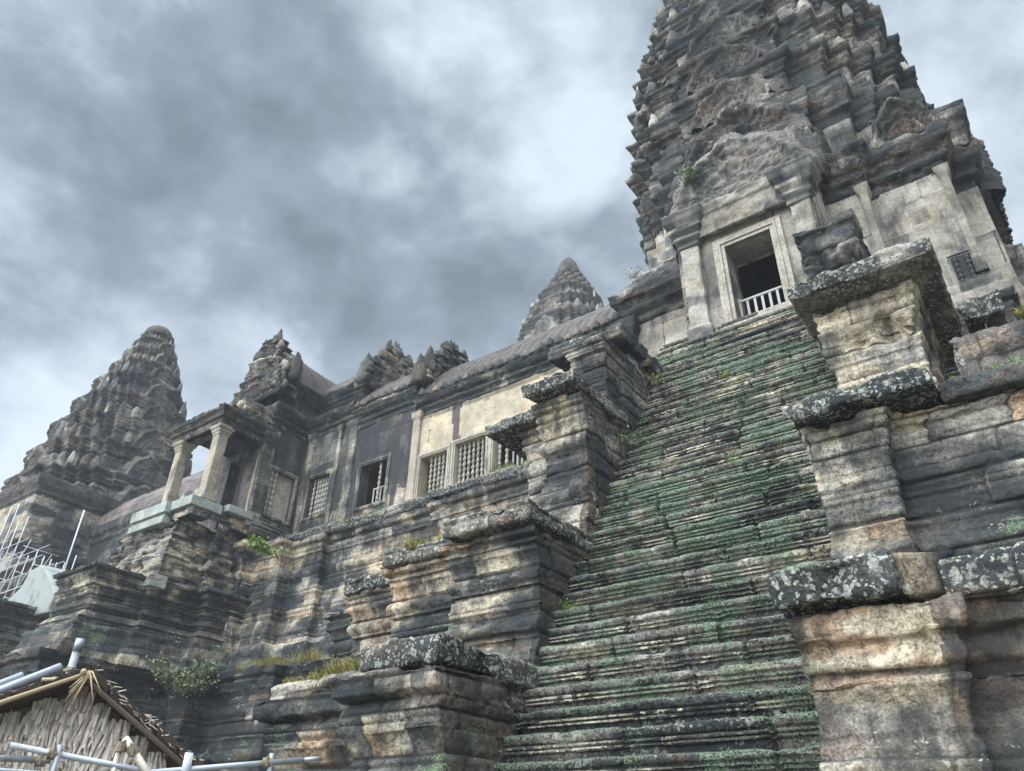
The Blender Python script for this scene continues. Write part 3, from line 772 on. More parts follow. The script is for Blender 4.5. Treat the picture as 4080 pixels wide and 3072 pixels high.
qC = tier(wr, [(-1.62, 12), (-1.62, 9.62), (-0.45, 9.62), (-0.45, 12)], [.6, 1, 1], 4.45, 6.9, 81,
          [(1, DARK), (2, GREY), (4, PALE), (5, BEIGE), (1.5, CREAM)], 0.40, blk=(0.45, 0.7), chip=0.16, big=0.09)
slab(qC, -1.87, 0.05, 9.08, 12.2, 6.9, 7.2, 82)
qD = tier(wr, [(-1.72, 13), (-1.72, 10.32), (-0.98, 10.32), (-0.98, 13)], [.6, 1, 1], 7.15, 9.05, 91, [(3, BLACK), (3, DARK), (1, GREY), (1, PALE)], 0.40, chip=0.2, big=0.1,
          tab=[(.05, 0), (.1, .2), (.02, .3), (.12, .45), (.15, .55), (.25, .62), (.3, .8), (.22, .92)], mat=M_TERR)

rt = thing("terrace_wall", (2.0, 11.5, GROUND), "dark stepped terrace at the right edge, below the tower wall", "terrace wall")
loft("moulded_wall", [(0.3, 16), (0.3, 12.9), (4.2, 12.9)], mould(4.3, 7.7, 0.5), M_TERR, rt, 0.08, 0.06, seed=95, pal=P_DARK, chip=0.1, blk=(0.4, 0.9))
slab(rt, 0.08, 0.72, 12.5, 14.5, 7.85, 8.3, 96)
slab(rt, 0.15, 4.2, 12.75, 14.5, 7.5, 7.72, 98, M_TERR, chip=0.2)

# ================================================================== TERRACES
def base_prof(z0, zb, z1, s):
    return [(0.95 * s, z0), (0.92 * s, z0 + (zb - z0) * .35), (0.66 * s, z0 + (zb - z0) * .5), (0.55 * s, zb - 0.03)] + mould(zb, z1, s)
tw = thing("terrace_wall", (-15, 16.5, 5.0), "banded beige and black terrace wall directly below the windowed gallery, with a zigzag inner corner", "terrace wall")
loft("moulded_wall", [(-27, 15.9), (-24.0, 15.9), (-24.0, 16.45), (-22.5, 16.45), (-22.5, 16.95), (-20.9, 16.95), (-20.9, 17.25), (-15.5, 17.25), (-15.5, 17.0), (-4.8, 17.0)],
     base_prof(4.95, 6.15, 10.0, 0.85), M_TERR, tw, 0.075, 0.06, seed=201, pal=[(3, BLACK), (2, DARK), (2, GREY), (2, PALE), (3.5, BEIGE), (1.5, PEACH), (1, CREAM)], blk=(0.42, 0.95), jit=0.04, chip=0.06, big=0.05, wob=0.03, small=0.014)
loft("ledge_slab", [(-23.6, 16.6), (-21.3, 16.62), (-18.2, 16.9), (-15.7, 16.85), (-15.7, 16.6), (-5, 16.6), (-5, 18.2), (-23.6, 18.2)], [(-.4, 9.93), (-.05, 9.92), (0, 9.98), (0.02, 10.2), (-.05, 10.28), (-.5, 10.3)], M_CAP, tw, 0.09, 0.05,
     closed=True, seed=202, pal=P_DARK, blk=(0.5, 1.2), chip=0.16, big=0.07, wob=0.05)
gw = thing("terrace_wall", (-29, 13, 5.0), "dark layered terrace bastion under the columned porch, one pale replaced block in its cornice", "terrace wall")
gp = loft("moulded_wall", [(-27.0, 17.5), (-27.0, 11.25), (-24.75, 11.25), (-24.75, 13.0), (-24.5, 13.0), (-24.5, 14.9), (-24.0, 14.9), (-24.0, 17.0)], base_prof(4.9, 6.05, 7.92, 0.8), M_TERR, gw, 0.08, 0.06, seed=211,
     pal=[(4, BLACK), (4, DARK), (2, BROWN), (2, GREY), (2, PALE), (1.5, BEIGE)], blk=(0.34, 0.9), jit=0.04, chip=0.08, big=0.06, wob=0.04, small=0.015)
MB().box(-25.0, 12.75, 7.56, -24.22, 13.35, 7.99).build("pale_block", M_NEW, gw, bevel=0.02)
loft("rubble_base", [(-28.6, 16.5), (-28.6, 13.35), (-24.75, 13.35), (-24.75, 14.9), (-24.45, 14.9), (-24.45, 17.5)], [(.30, 7.8), (.30, 8.2), (.22, 8.25), (.22, 8.5), (.26, 8.55), (.28, 8.85), (.18, 8.9), (.18, 9.2), (.10, 9.24), (.14, 9.5), (.06, 9.55), (.1, 9.9), (0, 9.95), (.05, 10.3), (-.05, 10.34), (-.6, 10.4)],
     M_TERR, gw, 0.08, 0.05, seed=212, pal=[(1, DARK), (3, BROWN), (3, GREY), (3, PALE), (2, BEIGE)], blk=(0.17, 0.8), jit=0.14, chip=0.22, big=0.12, wob=0.06)
gw2 = thing("terrace_wall", (-34, 13, 5.0), "brown terrace bastion at the far left edge below the scaffolding", "terrace wall")
loft("moulded_wall", [(-46, 11.2), (-31.6, 11.2), (-31.6, 20)], base_prof(4.6, 5.9, 7.85, 0.7), M_TERR, gw2, 0.1, 0.07, seed=215, pal=[(2, BROWN), (2, MAUVE), (2, GREY), (1, PALE)], blk=(0.4, 0.9), chip=0.10, big=0.07)
lw = thing("terrace_wall", (-15, 15, GROUND), "lower dark moulded terrace wall above the thatched hut with grass on its ledges", "terrace wall")
loft("moulded_wall", [(-47, 10.3), (-24.2, 10.3), (-24.2, 14.3), (-22.9, 14.3), (-22.9, 15.2), (-20, 15.2), (-20, 15.6), (-4.5, 15.6)], mould(1.3, 5.0, 0.9, inward=1.5), M_TERR, lw, 0.09, 0.07, seed=221,
     pal=[(4, BLACK), (4, DARK), (2, BROWN), (2, GREY), (1.2, PALE)], blk=(0.42, 1.1), jit=0.05, chip=0.10, big=0.07, wob=0.04, small=0.015)
loft("lower_courses", [(-49, 9.0), (-22.5, 9.0), (-22.5, 12.6), (-19.5, 12.6), (-19.5, 13.6), (-6, 13.6)], mould(GROUND, 1.5, 0.9, inward=2.2), M_TERR, lw, 0.12, 0.08, seed=222, pal=P_DARK, blk=(0.5, 1.1), jit=0.07, chip=0.15, big=0.1, wob=0.08)

# ================================================================== GALLERY
gal = thing("gallery", (-14, 18.5, 10.2), "long roofed gallery with baluster windows, cream wall at right and blackened wall at left", "gallery")
GYW = 17.9
W1 = (-17.38, -16.1, 10.9, 12.48); W2 = (-15.73, -14.36, 10.93, 12.58); W3 = (-14.03, -12.7, 10.95, 12.62); W4 = (-20.5, -19.08, 11.25, 12.98); W5 = (-23.55, -22.3, 11.5, 13.22)
W6 = (-12.35, -11.0, 10.95, 12.62)
def cream_tint(P, col):
    st = (P[..., 0] > -15.98 + 0.06 * np.sin(P[..., 2] * 3)) & (P[..., 0] < -15.62 + 0.05 * np.sin(P[..., 2] * 4 + 1)) & (P[..., 2] > 12.6)
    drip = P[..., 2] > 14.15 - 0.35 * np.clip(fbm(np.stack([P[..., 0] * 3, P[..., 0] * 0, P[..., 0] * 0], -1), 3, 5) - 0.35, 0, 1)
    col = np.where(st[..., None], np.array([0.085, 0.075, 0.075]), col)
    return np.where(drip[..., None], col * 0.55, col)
wall("wall", M_CREAM, gal, (0, GYW, 10.2), (1, 0, 0), (0, -1, 0), (-17.9, -7.0), (10.3, 14.35), [W1, W2, W3, W6], 0.45, 0.1, P_CREAM, (0.55, 1.3), 301, 0.012, 0.005, cream_tint, 0.006, 0.003)
def dark_tint(P, col):
    r = fbm(P * np.array([1.6, 1, 0.7]) + 7, 4, 77)
    h = np.clip((12.2 - P[..., 2]) / 2.2, 0, 1)
    pale = (r * 0.75 + h * 0.35) > 0.60
    col = np.where(pale[..., None], np.array([0.30, 0.265, 0.225]), col)
    return col
wall("blackened_wall", M_DKWALL, gal, (0, GYW - 0.01, 10.2), (1, 0, 0), (0, -1, 0), (-21.2, -17.9), (10.3, 15.0), [W4], 0.45, 0.08, [(3, (0.05, 0.05, 0.055)), (1, (0.075, 0.072, 0.07))], (0.5, 1.0), 302, 0.02, 0.01, dark_tint)
wall("end_wall", M_DKWALL, gal, (0, GYW - 0.02, 10.2), (1, 0, 0), (0, -1, 0), (-24.3, -21.2), (10.3, 15.4), [W5], 0.45, 0.08, [(2, (0.06, 0.06, 0.06)), (2, (0.14, 0.15, 0.14))], (0.5, 1.0), 303, 0.02, 0.01, dark_tint)
for x, w, zt, mt in ((-17.85, 0.34, 14.5, M_FRAME), (-21.35, 0.36, 15.3, M_FRAME), (-22.1, 0.2, 15.3, M_FRAME), (-23.95, 0.34, 15.4, M_FRAME)):
    loft("pilaster", [(x, GYW + .1), (x, GYW - 0.10), (x + w, GYW - 0.10), (x + w, GYW + .1)], [(.05, 10.4), (.05, 10.7), (0, 10.75), (0, zt - .3), (.05, zt - .25), (.08, zt)], M_COLUMN if x > -18 else M_DKWALL, gal, 0.06, 0.08,
         seed=int(-x * 10), pal=P_WALL, jit=0, groove=0, big=0.02, small=0.01)
loft("plinth", [(-24.3, GYW), (-7, GYW)], [(.42, 10.15), (.42, 10.35), (.36, 10.4), (.38, 10.5), (.25, 10.6), (.28, 10.68), (.12, 10.78), (.10, 10.88), (-.1, 10.9)], stone("green_stained_plinth", 0.35, 0.25, 0.62, 0.5, mosscol=(0.085, 0.125, 0.075)), gal, 0.09, 0.04, seed=305, pal=P_MIX, blk=(0.4, 1.1), chip=0.06)
def cornice(x0, x1, z0, z1, seed, y=GYW):
    h = z1 - z0
    pr = [(0, z0), (.05, z0 + .06 * h), (.05, z0 + .16 * h), (.02, z0 + .2 * h), (.14, z0 + .32 * h), (.15, z0 + .44 * h), (.08, z0 + .5 * h), (.24, z0 + .64 * h), (.32, z0 + .8 * h), (.33, z0 + .95 * h), (-.2, z1)]
    loft("cornice", [(x0, y), (x1, y)], pr, stone("cornice_stone_%d" % seed, 0.62, 0.3, 0.45, 0.2), gal, 0.08, 0.035, seed=seed, pal=P_DARK, blk=(0.3, 0.9), chip=0.05, big=0.03)
cornice(-17.7, -7.0, 14.25, 15.05, 311); cornice(-21.2, -17.7, 14.75, 15.72, 312); cornice(-24.3, -21.2, 15.15, 16.15, 313)
def roof(x0, x1, z0, z1, seed, name="roof", y0=17.72, y1=20.0, back=True):
    n = 16
    cv = [(y0 + (y1 - y0) * (1 - math.cos(t * math.pi / 2)) ** 0.8 * 1.0, z0 + (z1 - z0) * math.sin(t * math.pi / 2) ** 0.9) for t in np.linspace(0, 1, n)]
    cv = [(y0 + (y1 - y0) * t, z0 + (z1 - z0) * (1 - (1 - t) ** 1.7)) for t in np.linspace(0, 1, n)]
    cv += [(2 * y1 - a, b) for a, b in reversed(cv[:-1])]
    xs = np.arange(x0, x1, 0.05); cv = np.array(cv)
    X, K = np.meshgrid(xs, np.arange(len(cv)))
    P = np.stack([X, cv[K, 0], cv[K, 1]], -1)
    rib = 0.13 * np.abs(np.sin(X * math.pi / 0.38)) ** 0.5
    P[..., 2] += rib + 0.10 * (fbm(P * 0.7, 3, seed) - 0.5) + 0.05 * (fbm(P * 5, 2, seed) - 0.5)
    nv, nu = X.shape; idx = np.arange(nv * nu).reshape(nv, nu)
    F = np.stack([idx[:-1, :-1], idx[:-1, 1:], idx[1:, 1:], idx[1:, :-1]], -1).reshape(-1, 4)
    Pm = 0.25 * (P[:-1, :-1] + P[1:, 1:] + P[:-1, 1:] + P[1:, :-1])
    col = pick([(2, (0.055, 0.053, 0.053)), (3, (0.078, 0.072, 0.071)), (1, (0.12, 0.112, 0.108))], fbm(Pm * 0.8 + seed, 3, seed) * 1.6 - 0.3)
    return link(name, np_mesh(name, P, F, col.reshape(-1, 3)), M_ROOF, gal)
roof(-17.7, -7.0, 15.05, 17.45, 321); roof(-21.4, -17.7, 15.72, 18.0, 322)
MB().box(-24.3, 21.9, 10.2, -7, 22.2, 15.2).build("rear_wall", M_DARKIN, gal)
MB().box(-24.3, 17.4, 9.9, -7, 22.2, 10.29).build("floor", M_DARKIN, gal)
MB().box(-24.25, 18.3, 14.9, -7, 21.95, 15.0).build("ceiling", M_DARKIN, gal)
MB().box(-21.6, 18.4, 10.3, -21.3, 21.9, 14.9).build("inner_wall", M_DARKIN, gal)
rs = random.Random(8)
def eave_row(x0, x1, z, y, step=0.37):
    x = x0
    while x < x1:
        leafobj("eave_antefix", M_TOWER, gal, (x, y + rs.uniform(-.03, .03), z + rs.uniform(-.04, .02)), rs.uniform(-.15, .15), 0.36, rs.choice([0.30, 0.34, 0.38]), 0.24, rs.randint(0, 4), rs.choice([GREY, BROWN, DARK]), 0.0)
        x += step * rs.uniform(.92, 1.08)
eave_row(-17.4, -8, 15.0, 17.66); eave_row(-21.0, -17.8, 15.7, 17.66)

def baluster(parent, x, y, z0, z1, r=0.062, seed=0, mat=None):
    h = z1 - z0; rz = [(r * .9, 0), (r * .9, h * .04)]
    n = 7
    for k in range(n):
        a = 0.05 + 0.9 * k / n; s = 0.9 / n
        rz += [(r * .62, h * (a + s * .05)), (r * .62, h * (a + s * .3)), (r * .9, h * (a + s * .38)), (r * 1.08, h * (a + s * .55)), (r * 1.08, h * (a + s * .7)), (r * .9, h * (a + s * .82)), (r * .7, h * (a + s * .95))]
    rz += [(r * .9, h * .96), (r * .9, h)]
    MB().lathe((x, y, z0), rz, 12).build("baluster", mat or M_BALUS, parent, GREY, smooth=True)


def window(parent, ax, w, bal, railing=None, mat=None, facing=-1, broad=0.17, sill=True, name="window"):
    """stone frame round an opening; ax = ('y', const) wall facing -Y or ('x', const) wall facing +X"""
    m = MB(); a, b, z0, z1 = w
    def bx(u0, u1, p, q0, q1, back=0.30):
        if ax[0] == 'y': m.box(u0, ax[1] - p, q0, u1, ax[1] + back, q1)
        else: m.box(ax[1] - back, u0, q0, ax[1] + p, u1, q1)
    for k, (t0, t1, p) in enumerate(((0.0, 0.06, 0.035), (0.06, 0.115, 0.065), (0.115, broad, 0.045))):
        bx(a - t1, a - t0, p, z0 - t1 * .8, z1 + t1, 0.0); bx(b + t0, b + t1, p, z0 - t1 * .8, z1 + t1, 0.0)
        bx(a - t0, b + t0, p - .002, z1 + t0, z1 + t1, 0.0); bx(a - t0, b + t0, p - .002, z0 - t1 * .8, z0 - t0 * .8, 0.0)
    o = m.build(name, mat or M_FRAME, parent, PALE, bevel=0.008)
    for k, f in enumerate(bal):
        if ax[0] == 'y': baluster(o, a + (b - a) * f, ax[1] + 0.2, z0, z1, seed=k)
        else: baluster(o, ax[1] - 0.06, a + (b - a) * f, z0, z1, seed=k)
    if railing:
        f0, f1 = railing; r = MB(); n = max(2, int((f1 - f0) * (b - a) / 0.17)); h = 0.85; y = ax[1] + 0.40
        for k in range(n + 1):
            x = a + (b - a) * (f0 + (f1 - f0) * k / n); r.box(x - .03, y - .015, z0 - .1, x + .03, y + .015, z0 + h - 0.06)
        r.box(a + (b - a) * f0 - .03, y - .03, z0 + h - 0.06, a + (b - a) * f1 + .03, y + .03, z0 + h)
        r.build("railing", M_WOOD, o)
    return o
window(gal, ('y', GYW), W1, [0.30, 0.45, 0.60, 0.75], (0.55, 0.97))
window(gal, ('y', GYW), W2, [0.07, 0.215, 0.36, 0.505, 0.65, 0.795, 0.93])
window(gal, ('y', GYW), W3, [0.10, 0.33], (0.42, 0.97))
window(gal, ('y', GYW), W6, [0.1, 0.25, 0.4, 0.6])
window(gal, ('y', GYW - .01), W4, [0.62], (0.3, 0.97), M_DKWALL)
window(gal, ('y', GYW - .02), W5, [0.12, 0.30, 0.42, 0.55, 0.68, 0.82], None, M_DKWALL)

# ridge pediments of the gallery steps (they face along the gallery)
stepped_gable("gable_course", gal, (-17.75, 19.6, 15.9), (0, 1, 0), (1, 0, 0), 1.45, 2.7, 0.6, 5, 331, P_TOWER)
leafobj("gable_finial", M_TOWER, gal, (-17.75, 17.75, 15.7), 0.3, 0.7, 1.5, 0.45, 1, BROWN, 0.0, 0.25)
leafobj("gable_finial", M_TOWER, gal, (-17.8, 18.3, 16.6), 0.6, 0.6, 1.3, 0.4, 2, BROWN, 0.0, 0.25)

# ================================================================== GATE PAVILION
gate = thing("gate_pavilion", (-26, 16, 10.3), "dark gate pavilion with a square columned porch and flame edged gables", "pavilion")
GX = -24.2
wall("front_wall", M_DKWALL, gate, (0, 16.2, 10.3), (1, 0, 0), (0, -1, 0), (-28.5, GX), (10.4, 15.3), [(-26.85, -25.75, 11.15, 14.2)], 0.5, 0.1, [(2, (0.14, 0.125, 0.12)), (1, (0.10, 0.09, 0.09))], (0.5, 1.0), 401, 0.02, 0.008, None)
SW = (16.42, 17.62, 11.4, 13.3)
wall("side_wall", M_DKWALL, gate, (GX, 0, 10.3), (0, 1, 0), (1, 0, 0), (16.2, 18.0), (10.4, 15.3), [SW], 0.2, 0.08, [(2, (0.055, 0.055, 0.058)), (1, (0.08, 0.08, 0.08))], (0.5, 1.0), 402, 0.02, 0.01, None)
sw = window(gate, ('x', GX), SW, [0.10, 0.27], None, M_DKWALL, name="false_window")
MB().box(GX - 0.26, 16.42, 11.4, GX - 0.13, 17.62, 13.3).build("blind_panel", M_FRAME, gate, PALE)
MB().box(GX - 2.0, 16.3, 10.4, GX - 0.28, 17.9, 15.2).build("core", M_DARKIN, gate)
loft("plinth", [(-28.5, 16.2), (GX, 16.2), (GX, 18.0)], [(.40, 10.3), (.40, 10.55), (.32, 10.6), (.34, 10.72), (.2, 10.82), (.22, 10.92), (.1, 11.0), (.08, 11.15), (-.05, 11.2)], M_TERR, gate, 0.08, 0.04, seed=403, pal=P_DARK, blk=(0.4, 1.0))
loft("pilaster", [(GX - .05, 16.5), (GX - .05, 15.75), (GX + 0.16, 15.75), (GX + .16, 16.28)], [(.12, 10.6), (.12, 10.9), (.06, 10.95), (.08, 11.1), (0, 11.2), (0, 14.2), (.06, 14.25), (.1, 14.4), (.14, 14.6), (.16, 14.8)], M_DKWALL, gate, 0.06, 0.06, seed=404, pal=[(1, GREY), (1, PALE)], jit=0, groove=0)
loft("pilaster", [(GX - .6, 16.25), (GX - .6, 16.0), (GX - .28, 16.0), (GX - .28, 16.25)], [(.06, 10.6), (.06, 11.1), (0, 11.2), (0, 14.2), (.1, 14.4), (.14, 14.7)], M_COLUMN, gate, 0.06, 0.06, seed=405, jit=0, groove=0)
COR = lambda z0, z1: [(0, z0), (.06, z0 + .06 * (z1 - z0)), (.05, z0 + .2 * (z1 - z0)), (.16, z0 + .34 * (z1 - z0)), (.10, z0 + .44 * (z1 - z0)), (.26, z0 + .62 * (z1 - z0)), (.34, z0 + .8 * (z1 - z0)), (.34, z0 + .95 * (z1 - z0)), (-.3, z1)]
M_GCOR = stone("mossy_cornice", 0.6, 0.3, 0.55, 0.2)
loft("cornice", [(-28.5, 16.2), (GX, 16.2), (GX, 18.0)], COR(15.1, 16.2), M_GCOR, gate, 0.08, 0.04, seed=406, pal=P_DARK, blk=(0.3, 0.9), chip=0.06)
loft("upper_wall", [(-27.6, 21), (-27.6, 16.45), (GX - .05, 16.45), (GX - .05, 18.3), (-21.5, 18.3), (-21.5, 21.5)], [(0, 16.0), (0, 16.8)] + COR(16.8, 17.6)[1:], M_DKWALL, gate, 0.08, 0.05, seed=407, pal=[(2, BLACK), (2, DARK), (1, GREY)], blk=(0.3, 0.9), chip=0.06)
def hip(x0, x1, yy0, yy1, z0, z1, axis, seed):
    """ogival roof vault, axis 'x' or 'y'"""
    n = 18; cv = []
    for t in np.linspace(0, 1, n): cv.append((t, 1 - (1 - t) ** 1.8))
    L_, Wd = (x1 - x0, yy1 - yy0) if axis == 'x' else (yy1 - yy0, x1 - x0)
    ls = np.arange(0, L_ + .01, 0.06)
    sec = [(-Wd / 2 + Wd / 2 * t, h) for t, h in cv] + [(Wd / 2 - Wd / 2 * t, h) for t, h in reversed(cv[:-1])]
    sec = np.array(sec); A, K = np.meshgrid(ls, np.arange(len(sec)))
    off = sec[K, 0]; zz = z0 + (z1 - z0) * sec[K, 1]
    zz = zz + 0.05 * np.abs(np.sin(A * math.pi / .34)) ** .6
    zz = zz - 0.35 * np.sin(np.clip(A / L_, 0, 1) * math.pi) * (sec[K, 1])
    if axis == 'x': P = np.stack([x0 + A, (yy0 + yy1) / 2 + off, zz], -1)
    else: P = np.stack([(x0 + x1) / 2 - off, yy0 + A, zz], -1)
    P[..., 2] += 0.10 * (fbm(P * 0.8, 3, seed) - .5)
    nv, nu = A.shape; idx = np.arange(nv * nu).reshape(nv, nu)
    F = np.stack([idx[:-1, :-1], idx[:-1, 1:], idx[1:, 1:], idx[1:, :-1]], -1).reshape(-1, 4)
    link("roof", np_mesh("roof", P, F, np.tile(np.array([[0.075, 0.07, 0.069]]), (len(F), 1))), M_ROOF, gate)
hip(-27.6, -21.6, 18.1, 22.0, 17.5, 19.6, 'x', 411)
hip(-27.2, -24.0, 16.2, 22.0, 17.5, 19.9, 'y', 412)
stepped_gable("front_gable_course", gate, (-25.6, 16.2, 16.6), (1, 0, 0), (0, -1, 0), 1.6, 3.7, 0.9, 7, 421, P_TOWER)
leafobj("gable_finial", M_TOWER, gate, (-23.95, 16.4, 17.4), 0.2, 0.75, 1.5, 0.5, 3, BROWN, 0, 0.25)
stepped_gable("end_gable_course", gate, (-21.5, 19.9, 17.2), (0, 1, 0), (1, 0, 0), 1.75, 3.0, 0.7, 5, 422, [(2, BROWN), (2, GREY), (1, PALE), (1, (0.27, 0.22, 0.15))])
leafobj("gable_finial", M_TOWER, gate, (-21.6, 18.35, 17.4), 0.7, 0.8, 1.7, 0.5, 4, GREY, 0, 0.3)

# porch
def column(parent, x, y, z0, z1, s, seed, mat=M_COLUMN):
    h = z1 - z0
    c = loft("column", [(x - s, y - s), (x + s, y - s), (x + s, y + s), (x - s, y + s)], [(.0, z0 + .28), (.0, z1 - .38)], mat, parent, 0.05, 0.08, closed=True, seed=seed, jit=0, groove=0, big=0.02, small=0.008)
    loft("base", [(x - s, y - s), (x + s, y - s), (x + s, y + s), (x - s, y + s)], [(.12, z0), (.12, z0 + .1), (.07, z0 + .13), (.09, z0 + .18), (.04, z0 + .22), (.05, z0 + .27), (0, z0 + .3)], mat, c, 0.05, 0.03, closed=True, seed=seed + 1, jit=0, groove=0, big=0.02, small=0.01)
    loft("capital", [(x - s, y - s), (x + s, y - s), (x + s, y + s), (x - s, y + s)], [(0, z1 - .4), (.04, z1 - .36), (.03, z1 - .3), (.08, z1 - .24), (.07, z1 - .18), (.14, z1 - .1), (.15, z1), (-.1, z1 + .01)], mat, c, 0.05, 0.03, closed=True, seed=seed + 2, jit=0, groove=0, big=0.02, small=0.01)
    return c
column(gate, -24.45, 14.05, 11.05, 14.15, 0.20, 431); column(gate, -26.95, 14.05, 11.05, 14.15, 0.19, 434)
loft("porch_beam", [(-27.4, 13.75), (-24.1, 13.75), (-24.1, 16.1), (-24.75, 16.1), (-24.75, 14.4), (-27.4, 14.4)], [(-.08, 14.1), (0, 14.12), (.02, 14.4), (.12, 14.45), (.1, 14.55), (.22, 14.68), (.26, 14.85), (-.1, 14.95)], M_TERR, gate, 0.07, 0.04, closed=True, seed=441, pal=[(2, DARK), (3, BROWN), (1, GREY)], blk=(0.35, 0.9), chip=0.10)
MB().box(-27.3, 14.3, 14.6, -24.6, 16.3, 14.75).build("porch_ceiling", M_DKWALL, gate, DARK)
slab(gate, -27.3, -24.2, 14.1, 16.4, 14.88, 15.25, 442, M_TERR, name="porch_roof", chip=0.25, big=0.15)
slab(gate, -25.6, -24.2, 14.6, 16.3, 15.2, 15.75, 443, M_WING, P_PALE, name="porch_roof_rubble", chip=0.35, big=0.2)
loft("porch_floor", [(-28.2, 16), (-28.2, 13.55), (-24.15, 13.55), (-24.15, 16.2)], [(.14, 10.3), (.16, 10.5), (.08, 10.55), (.1, 10.75), (.0, 10.8), (.02, 11.03), (-1.5, 11.05)], M_WING, gate, 0.07, 0.04, seed=444, pal=P_PALE, blk=(0.22, 0.7), chip=0.12, jit=0.06)
m = MB()
m.box(-27.6, 13.15, 10.15, -25.35, 14.3, 10.42); m.box(-27.5, 13.22, 10.42, -25.42, 14.3, 10.55); m.box(-27.6, 13.12, 10.55, -25.3, 14.3, 10.98)
m.box(-25.3, 13.3, 10.62, -24.0, 14.6, 10.99)
m.build("restored_corner_stone", M_NEW, gate, bevel=0.03)
m = MB(); m.box(-24.2, 14.75, 10.82, -23.88, 15.85, 11.1); m.build("restored_sill_stone", M_NEW, gate, bevel=0.02)
m = MB()
for k in range(6): m.box(-26.8 + k * .19, 16.3, 11.15, -26.75 + k * .19, 16.34, 11.95)
m.box(-26.85, 16.29, 11.95, -25.75, 16.36, 12.02); m.build("door_railing", M_WOOD, gate)

# left gallery
lg = thing("gallery", (-40, 18.5, 10.2), "far gallery roof running left from the columned porch to the distant tower", "gallery")
loft("wall", [(-42.3, 22), (-42.3, 17.9), (-28.5, 17.9)], [(.3, 9.5), (.3, 10.4), (0, 10.6), (0, 13.9), (.1, 14.0), (.08, 14.2), (.25, 14.4), (.3, 14.8), (.1, 14.85)], M_DKWALL, lg, 0.15, 0.08, seed=451, pal=[(3, DARK), (2, GREY), (2, PALE)], blk=(0.5, 1.0), big=0.04)
loft("roof", [(-42.3, 22), (-42.3, 17.9), (-28.5, 17.9)], [(.28, 14.8), (.1, 15.4), (-.3, 16.0), (-.9, 16.7), (-1.6, 17.3), (-2.2, 17.6), (-4, 15)], M_ROOF, lg, 0.12, 0.1, seed=452, pal=[(1, (0.10, 0.086, 0.085)), (1, (0.14, 0.12, 0.118))], blk=(0.6, 0.34), jit=0.05)

# ================================================================== TOWERS
QUAD0 = [(1, -.36), (1, .36), (.93, .36), (.93, .58), (.81, .58), (.81, .70), (.70, .70), (.70, .81), (.58, .81), (.58, .93), (.36, .93), (.36, 1)]
QUADS = [(1, -.62), (1, .62), (.88, .62), (.88, .76), (.76, .76), (.76, .88), (.62, .88), (.62, 1)]
def redent(cx, cy, w, quad=None):
    out = []; QUAD = quad or QUAD0
    for q in range(4):
        c, s = math.cos(q * math.pi / 2), math.sin(q * math.pi / 2)
        pts = QUAD[:-1] if q < 3 else QUAD[:-1]
        for x, y in pts[1:] + [QUAD[-1]]:
            out.append((cx + w * (c * x - s * y), cy + w * (s * x + c * y)))
    # drop duplicates
    res = []
    for p in out:
        if not res or math.hypot(p[0] - res[-1][0], p[1] - res[-1][1]) > 1e-3: res.append(p)
    if math.hypot(res[0][0] - res[-1][0], res[0][1] - res[-1][1]) < 1e-3: res.pop()
    return res


